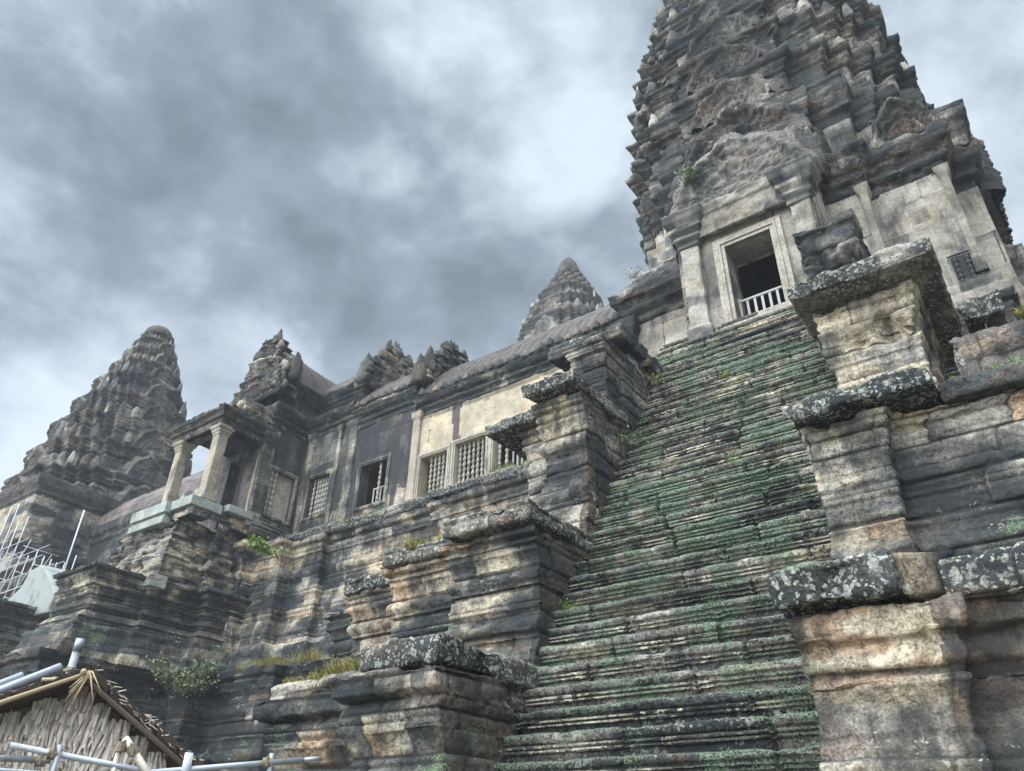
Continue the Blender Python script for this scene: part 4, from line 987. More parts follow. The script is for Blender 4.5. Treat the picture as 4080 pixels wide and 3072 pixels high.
def tower_tiers(parent, cx, cy, tiers, mat, d, seed, pal, chip=0.15, ante=True, amat=None, wallpal=None, ped=True, hbig=0.10, leafs=(0.42, 0.46), amax=96):
    rs = random.Random(seed); na = 0
    for k, (z0, z1, w) in enumerate(tiers):
        h = z1 - z0; s = max(0.35, w / 4.6)
        pr = [(.05 * s, z0), (.07 * s, z0 + .04 * h), (0, z0 + .08 * h), (0, z0 + .40 * h), (.05 * s, z0 + .42 * h), (.05 * s, z0 + .46 * h), (0, z0 + .48 * h), (.01 * s, z0 + .54 * h), (.10 * s, z0 + .57 * h), (.10 * s, z0 + .61 * h), (.06 * s, z0 + .63 * h), (.18 * s, z0 + .70 * h), (.18 * s, z0 + .74 * h), (.14 * s, z0 + .76 * h), (.28 * s, z0 + .84 * h), (.30 * s, z0 + .93 * h), (.24 * s, z0 + .98 * h), (-.25 * w, z1 + .05), (-.30 * w, z1 + .05)]
        plan = redent(cx, cy, w)
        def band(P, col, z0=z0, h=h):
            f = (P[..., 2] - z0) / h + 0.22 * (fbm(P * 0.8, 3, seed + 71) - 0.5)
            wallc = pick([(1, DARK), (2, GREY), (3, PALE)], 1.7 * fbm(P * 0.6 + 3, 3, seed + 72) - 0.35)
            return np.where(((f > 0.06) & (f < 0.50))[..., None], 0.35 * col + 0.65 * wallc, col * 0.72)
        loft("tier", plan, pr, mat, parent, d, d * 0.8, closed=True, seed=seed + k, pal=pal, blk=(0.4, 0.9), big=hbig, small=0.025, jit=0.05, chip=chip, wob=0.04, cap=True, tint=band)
        if ante and k < len(tiers) - 1:
            nh = tiers[k + 1][1] - tiers[k + 1][0]
            for (px, py) in plan:
                dx, dy = px - cx, py - cy; r = math.hypot(dx, dy)
                out = Vector((dx / r, dy / r))
                tc = Vector((-px, -py)).normalized()
                if out.dot(tc) < 0.25: continue
                if rs.random() < 0.48 or na >= amax: continue
                na += 1
                ax_ = (1 if dx > 0 else -1, 0) if abs(dx) > abs(dy) else (0, 1 if dy > 0 else -1)
                o2 = (Vector(ax_) * 0.7 + out * 0.5).normalized()
                q = (px + dx / r * .06 * s, py + dy / r * .06 * s)
                H = nh * leafs[1] * rs.uniform(.6, 1.15); Wd = leafs[0] * s * rs.uniform(.85, 1.3)
                leafobj("antefix", amat or mat, parent, (q[0], q[1], z1 - .04 * h), math.atan2(o2.y, o2.x) + math.pi / 2 + rs.uniform(-.15, .15), round(Wd, 1), round(H, 1), round(0.3 * s, 1), rs.randint(0, 4), rs.choice([GREY, PALE, GREY, BROWN]), 0.0)
        if ped and k < len(tiers) - 1:
            for (ax, ay) in ((0, -1), (1, 0)):
                pediment("tier_pediment", amat or mat, parent, (cx + ax * (w + .16 * s), cy + ay * (w + .16 * s), z0 + .05 * h), (-ay, ax, 0), (ax, ay, 0), 0.29 * w, h * 0.80, 0.35, seed + 50 + k, [(1, DARK), (1, BROWN), (3, GREY), (1, PALE)], 0.22, 5, da=d * 0.5, spike=0.14)


# ---- right corner tower
tr = thing("corner_tower", (-3.4, 18.5, 10.2), "huge near corner tower with an open doorway at the head of the steep stairs", "tower")
TP = (-3.4, 19.0)
stagepal = [(1.5, GREY), (3, PALE), (2, (0.235, 0.225, 0.195)), (1, (0.19, 0.18, 0.165))]
# lower stage, left and right of the porch
loft("lower_wall", [(-7.4, 21), (-7.4, 15.3), (-5.0, 15.3), (-5.0, 14.2)], [(.25, 10.0), (.25, 10.35), (.12, 10.45), (.14, 10.6), (.03, 10.75), (0, 10.9), (0, 12.6)], M_TWALL, tr, 0.08, 0.08, seed=501, pal=stagepal, blk=(0.5, 0.7), jit=0.015, big=0.02, small=0.008, groove=0.01)
loft("side_cornice", [(-7.4, 21), (-7.4, 15.3), (-5.0, 15.3), (-5.0, 14.2)], [(0, 12.55), (.08, 12.65), (.06, 12.85), (.22, 13.0), (.2, 13.15), (.38, 13.3), (.40, 13.6), (.2, 13.75), (-.1, 14.3), (-.6, 14.9), (-1.3, 15.5), (-2.2, 15.9)], M_TOWER, tr, 0.08, 0.06, seed=502, pal=P_DARK, chip=0.12, big=0.06)
loft("dark_pilaster", [(-7.62, 15.6), (-7.62, 15.05), (-7.15, 15.05), (-7.15, 15.4)], [(.08, 10.4), (.08, 10.7), (0, 10.8), (0, 12.2), (.1, 12.4), (.12, 12.7)], M_DKWALL, tr, 0.06, 0.06, seed=503, pal=[(1, BLACK), (1, DARK)], jit=0)
loft("lower_wall", [(-1.75, 14.2), (-1.75, 14.75), (-0.85, 14.75), (-0.85, 15.2), (0.85, 15.2), (0.85, 16.2), (1.35, 16.2), (1.35, 22)], [(.3, 9.6), (.3, 10.0), (.16, 10.1), (.18, 10.3), (.04, 10.5), (0, 10.7), (0, 13.6)], M_TWALL, tr, 0.08, 0.08, seed=504, pal=stagepal, blk=(0.9, 1.2), jit=0.012, big=0.02, small=0.008, groove=0.006)
loft("lower_cornice", [(-1.75, 14.2), (-1.75, 14.75), (-0.85, 14.75), (-0.85, 15.2), (0.85, 15.2), (0.85, 16.2), (1.35, 16.2), (1.35, 22)],
     [(0, 13.5), (.06, 13.6), (.05, 13.8), (.16, 13.95), (.12, 14.1), (.3, 14.3), (.38, 14.55), (.36, 14.8), (-.2, 14.95), (-.8, 15.0)], M_TOWER, tr, 0.07, 0.05, seed=505, pal=P_DARK, chip=0.2, big=0.08)
for x, y in ((-0.95, 14.72), (0.68, 15.17)):
    loft("pilaster", [(x, y + .3), (x, y - 0.07), (x + .17, y - 0.07), (x + .17, y + .3)], [(.03, 10.5), (.03, 10.9), (0, 11), (0, 13.3), (.06, 13.5), (.08, 13.6)], M_TWALL, tr, 0.06, 0.08, seed=506, blk=(5, 5), pal=stagepal, jit=0, groove=0, big=0.01, small=0.005)
loft("tower_base", [(-1.85, 13.9), (-1.85, 14.5), (-0.75, 14.5), (-0.75, 14.95), (0.95, 14.95), (0.95, 15.9), (1.6, 15.9), (1.6, 22)], mould(7.0, 9.75, 0.45, inward=.4), M_TERR, tr, 0.08, 0.06, seed=507, pal=P_DARK, chip=0.1)
# porch with doorway
DX0, DX1, DZ0, DZ1 = -3.92, -2.84, 10.2, 12.47
wall("porch_wall", M_TWALL, tr, (0, 13.62, 10.0), (1, 0, 0), (0, -1, 0), (-5.1, -1.72), (10.0, 14.0), [(DX0, DX1, DZ0, DZ1)], 0.75, 0.07, stagepal, (0.9, 1.1), 510, 0.015, 0.006, None, 0.01, 0.006)
loft("porch_side", [(-5.1, 15.4), (-5.1, 13.63)], [(0, 10), (0, 14)], M_TWALL, tr, 0.1, 0.1, seed=511, pal=stagepal, jit=0.01)
loft("porch_side", [(-1.72, 13.63), (-1.72, 15.4)], [(0, 10), (0, 14)], M_TWALL, tr, 0.1, 0.1, seed=512, pal=stagepal, jit=0.01)
fr = MB()
for t0, t1, p in ((0, .09, .05), (.09, .16, .09), (.16, .28, .07)):
    for (a, b) in ((DX0 - t1, DX0 - t0), (DX1 + t0, DX1 + t1)): fr.box(a, 13.62 - p, DZ0, b, 13.66, DZ1 + t1)
    fr.box(DX0 - t0, 13.622 - p, DZ1 + t0, DX1 + t0, 13.66, DZ1 + t1)
fr.box(DX0 - .3, 13.4, DZ0 - .16, DX1 + .3, 13.9, DZ0 - 0.004)
fr.build("door_frame", M_FRAME, tr, PALE, bevel=0.012)
for xc in (-4.72, -2.05):
    p = loft("carved_pilaster", [(xc - .22, 13.8), (xc - .22, 13.42), (xc + .22, 13.42), (xc + .22, 13.8)], [(.07, 10.0), (.07, 10.3), (0, 10.4), (0, 12.75)], M_TWALL, tr, 0.03, 0.03, seed=520, blk=(5, 5), pal=stagepal, jit=0, groove=0, big=0.01, small=0.03)
    loft("capital", [(xc - .22, 13.8), (xc - .22, 13.42), (xc + .22, 13.42), (xc + .22, 13.8)], [(0, 12.7), (.06, 12.74), (.04, 12.85), (.12, 12.95), (.1, 13.08), (.2, 13.2), (.19, 13.35), (.28, 13.48), (.3, 13.75), (-.1, 13.78)], M_TWALL, p, 0.04, 0.03, seed=521, pal=[(1, GREY), (1, DARK), (1, PALE)], jit=0, groove=0, big=0.02, small=0.015)
lin = loft("lintel", [(-4.5, 13.8), (-4.5, 13.36), (-2.28, 13.36), (-2.28, 13.8)], [(-.1, 12.86), (0, 12.87), (.01, 13.45), (.06, 13.5), (.08, 13.75), (-.05, 13.78)], M_TWALL, tr, 0.025, 0.025, seed=522, blk=(5, 5), pal=stagepal, jit=0, groove=0, big=0.02, small=0.05)
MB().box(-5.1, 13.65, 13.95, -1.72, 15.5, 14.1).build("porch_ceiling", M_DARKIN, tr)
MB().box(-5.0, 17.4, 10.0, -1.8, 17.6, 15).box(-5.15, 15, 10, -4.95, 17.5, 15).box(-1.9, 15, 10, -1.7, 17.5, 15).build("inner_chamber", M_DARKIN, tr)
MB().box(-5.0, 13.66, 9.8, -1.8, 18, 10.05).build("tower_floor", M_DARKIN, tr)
# carved female figure in low relief on the left pilaster wall
def relief_figure(x, y, z, s):
    m = MB()
    for (dx, dz, rx, rz) in ((0, .10, .10, .16), (0, .32, .13, .24), (.01, .58, .085, .12), (0, .78, .11, .13), (0, .96, .07, .10), (0, 1.10, .10, .09), (0, 1.22, .05, .12), (-.08, 1.2, .03, .12), (.08, 1.2, .03, .12), (-.14, .72, .035, .16), (.13, .80, .035, .13), (-.10, .52, .03, .12)):
        rings = 6; n = 12; b = len(m.V)
        for k in range(rings + 1):
            f = -1 + 2 * k / rings; r = math.sqrt(max(0, 1 - f * f)) + 0.02
            for i in range(n):
                a = 2 * math.pi * i / n
                m.V.append((x + s * (dx + rx * r * math.cos(a)), y - s * 0.06 * r * math.sin(a), z + s * (dz + rz * f)))
        for k in range(rings):
            for i in range(n): m.F.append([b + k * n + i, b + k * n + (i + 1) % n, b + (k + 1) * n + (i + 1) % n, b + (k + 1) * n + i])
    return m.build("relief_figure", M_TWALL, tr, PALE, smooth=True)
relief_figure(-5.02 + 0.06, 13.60, 10.25, 0.85)
# pediment stack over the door
pediment("door_pediment", M_TWALL, tr, (-3.4, 13.55, 13.85), (1, 0, 0), (0, -1, 0), 1.75, 2.05, 0.5, 531, [(2, DARK), (3, GREY), (2, (0.15, 0.145, 0.135)), (0.8, PALE)], 0.18, 9, da=0.024, rim=0.10)
loft("porch_roof", [(-5.3, 16.2), (-5.3, 14.2), (-1.5, 14.2), (-1.5, 16.2)], [(0, 14.0), (.15, 14.3), (.15, 15), (0, 16), (-.4, 17), (-1, 17.8), (-1.7, 18.1)], M_TOWER, tr, 0.07, 0.07, seed=532, pal=P_TOWER, chip=0.2, big=0.12)
pediment("upper_pediment", M_TOWER, tr, (-3.4, 14.6, 15.4), (1, 0, 0), (0, -1, 0), 1.9, 2.8, 0.6, 533, [(2, DARK), (2, BROWN), (3, GREY), (2, PALE)], 0.30, 9, da=0.03)
# second stage walls
loft("second_stage", redent(-3.2, 19.4, 4.4), [(.1, 14.8), (.1, 15.2), (0, 15.3), (0, 16.6)], M_TWALL, tr, 0.09, 0.07, closed=True, seed=540, pal=[(1, DARK), (2, GREY), (3, PALE), (2, (0.22, 0.2, 0.165))], blk=(0.7, 1.0), jit=0.03, big=0.05, chip=0.08)
loft("second_cornice", redent(-3.2, 19.4, 4.4), [(0, 16.55), (.06, 16.65), (.05, 16.85), (.14, 17.0), (.10, 17.15), (.2, 17.4), (.24, 17.7), (.22, 18.0), (.1, 18.1), (.14, 18.3), (-.8, 18.5)], M_TOWER, tr, 0.07, 0.06, closed=True, seed=545, pal=[(2, BLACK), (3, DARK), (2, BROWN), (2, GREY)], blk=(0.35, 0.8), jit=0.07, big=0.08, chip=0.14, cap=True)
pediment("side_pediment", M_TOWER, tr, (0.35, 15.25, 14.9), (1, 0, 0), (0, -1, 0), 0.75, 1.5, 0.4, 541, [(1, GREY), (3, PALE), (2, BROWN)], 0.25, 6)
loft("side_arm", [(0.3, 16.4), (1.55, 16.4), (1.55, 22.5)], [(.1, 14.6), (0, 14.9), (0, 15.5), (.1, 15.7), (.08, 15.9), (.22, 16.1), (.26, 16.4), (-.4, 17.0), (-1.0, 17.2)], M_TOWER, tr, 0.08, 0.06, seed=542, pal=P_TOWER, chip=0.15, big=0.08)
pediment("side_pediment", M_TOWER, tr, (1.75, 18.8, 13.8), (0, 1, 0), (1, 0, 0), 2.0, 3.6, 0.6, 543, P_TOWER, 0.2, 7)
loft("side_arm", [(1.2, 17.3), (1.62, 17.3), (1.62, 22)], [(.1, 9.8), (0, 10.4), (0, 11.6), (.1, 11.8), (.16, 12.1), (.16, 12.4), (-.3, 13.0)], M_TOWER, tr, 0.08, 0.06, seed=544, pal=P_TOWER, chip=0.15, big=0.06)
# niche window with broken bars
nw = window(tr, ('y', 15.19), (0.30, 0.66, 10.0, 11.1), [], None, M_TWALL, name="niche_window", broad=0.15)
MB().box(0.30, 15.165, 10.0, 0.66, 15.20, 11.1).build("niche_shade_panel", M_DKWALL, tr, BLACK)  # black panel paints the niche's inner shade; the wall has no recess
for k, x in enumerate((0.37, 0.48, 0.59)):
    if k != 1: baluster(nw, x, 15.13, 10.0, 11.1, 0.05, mat=M_DKWALL)
TIERS = [(18.3, 20.0, 4.35), (20.0, 21.7, 4.3), (21.7, 23.4, 4.15), (23.4, 25.1, 3.9), (25.1, 26.7, 3.55), (26.7, 28.2, 3.15), (28.2, 29.7, 2.7), (29.7, 31.1, 2.25), (31.1, 32.5, 1.8), (32.5, 33.8, 1.4), (33.8, 35.9, 1.0)]
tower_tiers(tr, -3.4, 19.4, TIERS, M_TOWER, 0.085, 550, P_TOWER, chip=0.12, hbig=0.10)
MB().lathe((-3.4, 19.4, 35.9), [(1.0, 0), (1.2, .4), (.9, .9), (.5, 1.3), (.55, 1.6), (.1, 2.1)], 20).build("lotus_top", M_TOWER, tr, GREY, smooth=True)

rail = thing("wooden_railing", (-3.38, 13.95, 10.2), "pale wooden railing across the dark tower doorway at the top of the stairs", "railing")
m = MB(); m.box(-3.95, 13.92, 11.0, -2.82, 13.98, 11.06); m.build("rail", M_WOOD, rail, bevel=0.01)
for k in range(7):
    x = -3.9 + k * 0.172; MB().box(x - .03, 13.935, 10.19, x + .03, 13.965, 11.02 if k else 11.12).build("post", M_WOOD, rail, bevel=0.006)

# ---- far left corner tower
tl = thing("corner_tower", (-47, 20.3, 9), "distant corner tower at the far left rising behind the columned porch and scaffolding", "tower")
cx, cy = -47.0, 20.3
FARP = [(3, BLACK), (4, DARK), (3, BROWN), (2, GREY), (1, PALE)]
loft("lower_wall", [(cx - 5.9, cy - 5.9), (cx + 5.9, cy - 5.9), (cx + 5.9, cy + 5.9), (cx - 5.9, cy + 5.9)], [(.3, 8), (.3, 10), (0, 10.3), (0, 12.4), (.2, 12.6), (.3, 12.9), (.3, 13.1), (0, 13.2), (0, 15.7), (.1, 15.8), (.08, 16.0), (.22, 16.2), (.26, 16.7), (-1.0, 17.0)], M_FAR, tl, 0.12, 0.09, closed=True, seed=601, wob=0.02,
     pal=[(1.5, DARK), (1, GREY), (3, PALE), (4, (0.34, 0.30, 0.23))], blk=(1.2, 2.0), big=0.04, chip=0.12, jit=0.03, tint=lambda P, col: np.where(((P[..., 2] > 15.65) | ((P[..., 2] > 12.5) & (P[..., 2] < 13.25)))[..., None], np.array([0.075, 0.072, 0.068]), col))
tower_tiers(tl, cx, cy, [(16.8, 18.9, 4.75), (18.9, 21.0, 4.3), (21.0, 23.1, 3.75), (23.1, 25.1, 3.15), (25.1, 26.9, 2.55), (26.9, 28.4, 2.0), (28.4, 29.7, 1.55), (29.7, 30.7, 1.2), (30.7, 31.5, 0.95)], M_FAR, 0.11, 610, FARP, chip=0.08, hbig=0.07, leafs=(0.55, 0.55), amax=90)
MB().lathe((cx, cy, 31.2), [(0.9, 0), (1.0, .3), (.9, 0.7), (.72, .95), (.2, 1.0)], 24).build("lotus_top", M_FAR, tl, BROWN, smooth=True)

# ---- central tower beyond the gallery roof
tc_ = thing("central_tower", (-29.2, 48, 20), "distant tower top with rounded lotus tiers and a thin rod behind the gallery roof", "tower")
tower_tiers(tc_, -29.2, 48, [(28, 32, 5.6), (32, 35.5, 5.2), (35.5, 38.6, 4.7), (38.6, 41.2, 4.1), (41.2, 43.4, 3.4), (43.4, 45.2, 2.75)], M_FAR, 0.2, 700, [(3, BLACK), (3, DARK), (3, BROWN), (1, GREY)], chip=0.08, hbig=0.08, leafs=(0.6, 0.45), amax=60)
for (z, r, n, br) in ((45.3, 2.35, 16, .48), (46.2, 1.95, 14, .44), (47.0, 1.6, 12, .40), (47.75, 1.25, 10, .36)):
    m = MB()
    for k in range(n):
        a = 2 * math.pi * k / n
        m.lathe((-29.2 + r * math.cos(a), 48 + r * math.sin(a), z - br * .6), [(br * .4, 0), (br * .85, br * .4), (br, br * .9), (br * .8, br * 1.4), (br * .3, br * 1.75)], 9)
    m.lathe((-29.2, 48, z - .5), [(r, 0), (r * 1.0, .5), (r * .8, 1.0)], 20)
    m.build("lotus_petal_ring", M_FAR, tc_, (0.085, 0.075, 0.068), smooth=True)
MB().lathe((-29.2, 48, 48.0), [(1.25, 0), (1.2, .6), (1.0, 1.3), (.8, 1.9), (.45, 2.4), (.1, 2.55)], 20).build("lotus_top", M_FAR, tc_, (0.085, 0.075, 0.068), smooth=True)
MB().tube((-29.2, 48, 50.4), (-29.2, 48, 52.5), 0.035, 0.02).build("lightning_rod", M_CLAMP, tc_)

# ================================================================== SCAFFOLDING (far left)
scf = thing("scaffolding", (-36, 13, 7.8), "pale steel pole scaffolding at the far left in front of the distant tower", "scaffolding")
rs = random.Random(21)
def pole(parent, a, b, r=0.021, mat=None): return MB().tube(a, b, r, n=8).build("pole", mat or M_WHITEP, parent, smooth=True)
SX = list(np.arange(-43.2, -32.2, 0.8))
for i, x in enumerate(SX):
    for y in (12.95, 13.85):
        top = 12.2 - 0.18 * (x + 43.2) + rs.uniform(-.25, .25)
        if y == 12.95 and x < -36.2: top = rs.uniform(12.6, 14.0)
        pole(scf, (x, y, 7.8), (x + rs.uniform(-.04, .04), y, top))
for z in (8.2, 8.75, 9.3, 9.85, 10.4, 10.95, 11.5):
    for y in (12.88, 13.78):
        x1 = -32.3 if z < 10.1 else (-33.6 if z < 10.8 else -35.6)
        pole(scf, (-44, y, z + rs.uniform(-.08, .08)), (x1, y, z + rs.uniform(-.08, .08)), 0.019)
for z in (8.75, 9.85, 10.95):
    for x in SX[::2]:
        if x < -33.6 - (z > 10.4) * 1.6: pole(scf, (x + .1, 12.6, z + .1), (x + .1, 14.1, z + .1), 0.018)
for k in range(8):
    x = -43.2 + k * 1.28; pole(scf, (x, 12.8, 8.4), (x + 1.7, 12.8, 11.4 if k < 6 else 10.2), 0.017)
    if k < 6: pole(scf, (x + 1.6, 13.72, 8.3), (x, 13.72, 11.0), 0.017)
pole(scf, (-32.3, 13.4, 7.8), (-32.45, 13.4, 12.35), 0.034)
for z in (9.3, 10.4): MB().box(-43.2, 13.0, z + .06, -34.4, 13.7, z + .10).build("deck_board", M_CLAMP, scf)
cov = MB()
P_ = [(-34.6, 12.5, 7.6), (-32.0, 12.5, 7.6), (-32.0, 12.5, 8.6), (-32.6, 12.5, 9.3), (-33.3, 12.5, 9.75), (-34.0, 12.5, 9.7), (-34.2, 12.5, 9.2), (-34.9, 12.5, 8.5)]
P_ = [(-35.0, 12.5, 7.7), (-30.4, 12.5, 7.5), (-30.3, 12.5, 8.2), (-31.4, 12.5, 9.1), (-32.4, 12.5, 9.7), (-33.3, 12.5, 9.6), (-33.5, 12.5, 9.0), (-35.0, 12.5, 8.3)]
n_ = len(P_); cov.V += P_ + [(x + .3, y + 1.3, z) for x, y, z in P_]
cov.F += [list(range(n_)), list(range(2 * n_ - 1, n_ - 1, -1))] + [[i + n_, (i + 1) % n_ + n_, (i + 1) % n_, i] for i in range(n_)]
tag(cov.build("site_cover", M_CONC, None, bevel=0.06), "smooth pale grey cover lying beside the far scaffolding", "cover", kind='thing')

# ================================================================== THATCHED HUT
hut = thing("thatched_hut", (-9.0, 4.35, GROUND), "small thatched hut with a frayed palm leaf gable at the lower left", "hut")
AP = Vector((-9.0065, 4.3454, 1.684)); RT = Vector((0.43454, 0.90065, 0)); BK = Vector((-0.90065, 0.43454, 0)); UP = Vector((0, 0, 1))
def hp(r, z, b=0.0): return AP + RT * r + UP * z + BK * b
SL, SR = 0.52, 0.63            # roof slopes left / right
def roofz(r): return -(SL * -r if r < 0 else SR * r)
m = MB()
b_ = len(m.V)
m.V += [tuple(hp(-2.6, -1.5, .22)), tuple(hp(2.4, -1.55, .22)), tuple(hp(2.4, -3.3, .22)), tuple(hp(-2.6, -3.3, .22)), tuple(hp(0, -.1, .22))]
m.F += [[3, 2, 1, 4, 0]]
m.build("wall_backing", plain("thatch_backing", (0.24, 0.21, 0.18), 0.95, 0, 0.5, 14, 0.8, (1, 1, 6)), hut)
m = MB(); rs = random.Random(31)
for row in range(13):
    zr = -0.12 - row * 0.15
    for k in range(620):
        r = rs.uniform(-1.6, 2.0); zt = zr + rs.uniform(-.03, .03)
        if zt > roofz(r) - 0.07: continue
        L = rs.uniform(.2, .38); w = rs.uniform(.008, .020); tilt = rs.gauss(0.02 * (1 if r < 0 else -1), .07); d = 0.19 - rs.uniform(0, .05)
        a = hp(r, zt, d); e = hp(r + tilt * L * 2, zt - L, d - rs.uniform(.03, .14))
        q = RT * w; mid = (a + e) / 2 - BK * rs.uniform(.0, .02)
        m.quad(mid - q * 1.2, mid + q * 1.2, a + q * .7, a - q * .7); m.quad(e - q * rs.uniform(.2, .9), e + q * rs.uniform(.2, .9), mid + q * 1.2, mid - q * 1.2)
m.build("gable_thatch", M_THATCH, hut)
for sgn, sl, nm in ((-1, SL, "roof"), (1, SR, "roof")):
    m = MB(); n = 40; rs = random.Random(40 + sgn)
    for k in range(n):
        r0, r1 = sgn * 2.6 * k / n, sgn * 2.6 * (k + 1.6) / n
        z0, z1 = -sl * abs(r0), -sl * abs(r1) - 0.02; f = rs.uniform(-.24, -.10)
        t = 0.075
        pts = [hp(r0, z0 + t, f), hp(r1, z1 + t, f), hp(r1, z1 - .02, f + .02), hp(r0, z0 - .02, f + .02)]
        bk = [hp(r0, z0 + t, 3.2), hp(r1, z1 + t, 3.2), hp(r1, z1 - .02, 3.2), hp(r0, z0 - .02, 3.2)]
        b_ = len(m.V); m.V += [tuple(p) for p in pts + bk]
        for q in ((0, 1, 2, 3), (0, 4, 5, 1), (3, 2, 6, 7), (1, 5, 6, 2), (0, 3, 7, 4)): m.F.append([b_ + i for i in (q if sgn > 0 else q[::-1])])
    rf = m.build(nm, M_THATCHD, hut)
    m = MB()
    for k in range(130):       # frayed straw ends along the verge
        r = sgn * rs.uniform(0, 2.5); z = -sl * abs(r) + rs.uniform(-.03, .08)
        a = hp(r, z, -.12); e = hp(r + sgn * rs.uniform(0, .12), z - rs.uniform(-.02, .09), -.18 - rs.uniform(0, .1)); q = UP * rs.uniform(.003, .008)
        m.quad(a - q, a + q, e + q * .4, e - q * .4)
    o_ = m.build("straw_fringe", M_THATCH, rf); o_["kind"] = "stuff"
MB().tube(hp(-.02, -.03, -.25), hp(-2.6, -.03 - SL * 2.58, -.18), .022, .03).build("verge_pole", M_BAMBOO, hut, smooth=True)
MB().tube(hp(0.02, -.10, -.22), hp(2.6, -.10 - SR * 2.58, -.16), .026, .032).build("verge_pole", M_THATCHD, hut, smooth=True)
MB().tube(hp(-.05, -.02, -.32), hp(-.05, .02, 3.2), .03, n=12, hollow=True).build("ridge_pole", M_BAMBOO, hut, smooth=True)
MB().tube(hp(-.42, -.12, -.15), hp(.14, -.03, -.16), .018).build("tie_pole", M_BAMBOO, hut, smooth=True)
m = MB(); rs = random.Random(5)
for k in range(9):
    a = hp(.0 + rs.uniform(-.03, .03), .0, -.26); e = hp(rs.uniform(-.14, .22), -rs.uniform(.15, .36), -.28 - rs.uniform(0, .08)); m.tube(a, e, rs.uniform(.005, .013), .004, 6)
m.build("ridge_straws", M_BAMBOO, hut, smooth=True)
for k, (r0, z0, r1, z1, b) in enumerate(((-.28, .05, -1.6, -.72, .3), (-.62, -.05, -2.1, -.9, .5), (-.9, -.16, -2.5, -1.02, .7))):
    MB().tube(hp(r0, z0, b - .3), hp(r1, z1 + .06, b + .2), .052, n=12).build("roof_pipe", M_STEEL, hut, smooth=True)
for r in (.62, 1.02): MB().tube(hp(r, roofz(r) - .10, -.12), hp(r, roofz(r) - .10, .5), .022).build("rafter_end", M_THATCHD, hut, smooth=True)

# pole beyond the hut
pl = thing("steel_pole", (-10.45, 4.81, GROUND), "upright steel pole with a coupler standing behind the thatched hut's ridge", "pole")
MB().tube((-10.45, 4.81, GROUND), (-10.45, 4.81, 2.2), .048, n=14).build("shaft", M_STEEL, pl, smooth=True)
MB().tube((-10.45, 4.81, 2.2), (-10.45, 4.81, 2.36), .054, n=14).build("sleeve", M_STEEL, pl, smooth=True)
c_ = MB().tube((-10.45, 4.81, 1.95), (-10.45, 4.81, 2.0), .065, n=14); c_.box(-10.6, 4.75, 1.955, -10.3, 4.80, 1.985); c_.build("coupler", M_CLAMP, pl)

# ================================================================== PIPE RAILS IN FRONT
def pipe_thing(name, loc, label, pipes, clamps=(), mat=M_STEEL):
    t = thing(name, loc, label, "pipe rail", "scaffold pipe rails in front of the hut")
    for a, b, r in pipes: MB().tube(a, b, r * 0.82, n=14, hollow=False).build("pipe", mat, t, smooth=True)
    for c, ax in clamps:
        c = Vector(c); ax = Vector(ax).normalized()
        k = MB().tube(c - ax * .035, c + ax * .035, .040, n=12); s_ = ax.cross(UP).normalized() if abs(ax.z) < .9 else Vector((1, 0, 0))
        k.tube(c + s_ * .03 - UP * .03, c + s_ * .03 + UP * .045, .012, n=6); k.obox(c - s_ * .035, ax * .03, s_ * .022, UP * .03)
        k.build("clamp", M_CLAMP, t)
    return t
G_ = GROUND
pipe_thing("pipe_rail", (-6.2, 3.2, G_), "long sloping pale steel pipe crossing low in front of the hut gable",
           [((-6.46, 2.72, .655), (-5.55, 4.55, .42), .026), ((-6.30, 3.0, G_), (-6.30, 3.0, .68), .024)], [((-6.33, 2.98, .62), (.45, .88, -.1))])
pipe_thing("pipe_rail", (-6.4, 2.6, G_), "bluish horizontal steel pipe at the lower left corner, upper of two",
           [((-6.9, 1.9, .55), (-6.33, 2.98, .575), .027), ((-6.62, 2.44, G_), (-6.62, 2.44, .60), .024)], [((-6.62, 2.44, .555), (.45, .88, 0)), ((-6.36, 2.92, .57), (.45, .88, 0))])
pipe_thing("pipe_rail", (-6.4, 2.9, G_), "lowest horizontal steel pipe along the bottom edge at lower left",
           [((-6.95, 2.0, .505), (-6.0, 3.75, .475), .027), ((-6.2, 3.4, G_), (-6.2, 3.4, .45), .024)], [((-6.36, 3.08, .487), (.48, .88, 0)), ((-6.22, 3.34, .483), (.48, .88, 0))])
pipe_thing("pipe_brace", (-6.05, 3.45, G_), "short hollow pipe brace leaning with its open end up in front of the hut",
           [((-5.86, 3.74, .30), (-6.13, 3.38, .76), .034), ((-6.16, 3.33, G_), (-6.14, 3.37, .70), .026)], [((-6.135, 3.375, .70), (0, 0, 1)), ((-6.08, 3.44, .68), (-.4, -.5, .7))], plain("pale_galvanised_pipe", (0.46, 0.45, 0.40), 0.5, 0.4, 0.15, 8, dirt=(0.3, 0.26, 0.2, 1)))
o_ = MB().tube((-6.131, 3.381, .758), (-6.1325, 3.379, .7625), .026, n=14); o_.build("bore_shade_disc", M_DARKIN, bpy.data.objects["pipe_brace"])  # dark disc on the closed end, painted shade of the pipe's hollow
pipe_thing("pipe_rail", (-5.6, 4.2, G_), "pale steel pipe rail at the bottom centre with its free end beside the stair wing",
           [((-6.1, 3.55, .53), (-5.36, 4.50, .685), .027), ((-5.36, 4.50, .685), (-5.27, 4.615, .705), .021), ((-5.51, 4.30, G_), (-5.51, 4.30, .72), .024)], [((-5.53, 4.28, .65), (.62, .78, .12))])
pt_ = pipe_thing("pipe_post", (-5.89, 3.82, G_), "short pipe post with pale blue wrapping at the hut's lower right corner",
           [((-5.89, 3.81, G_), (-5.89, 3.81, .62), .026)])
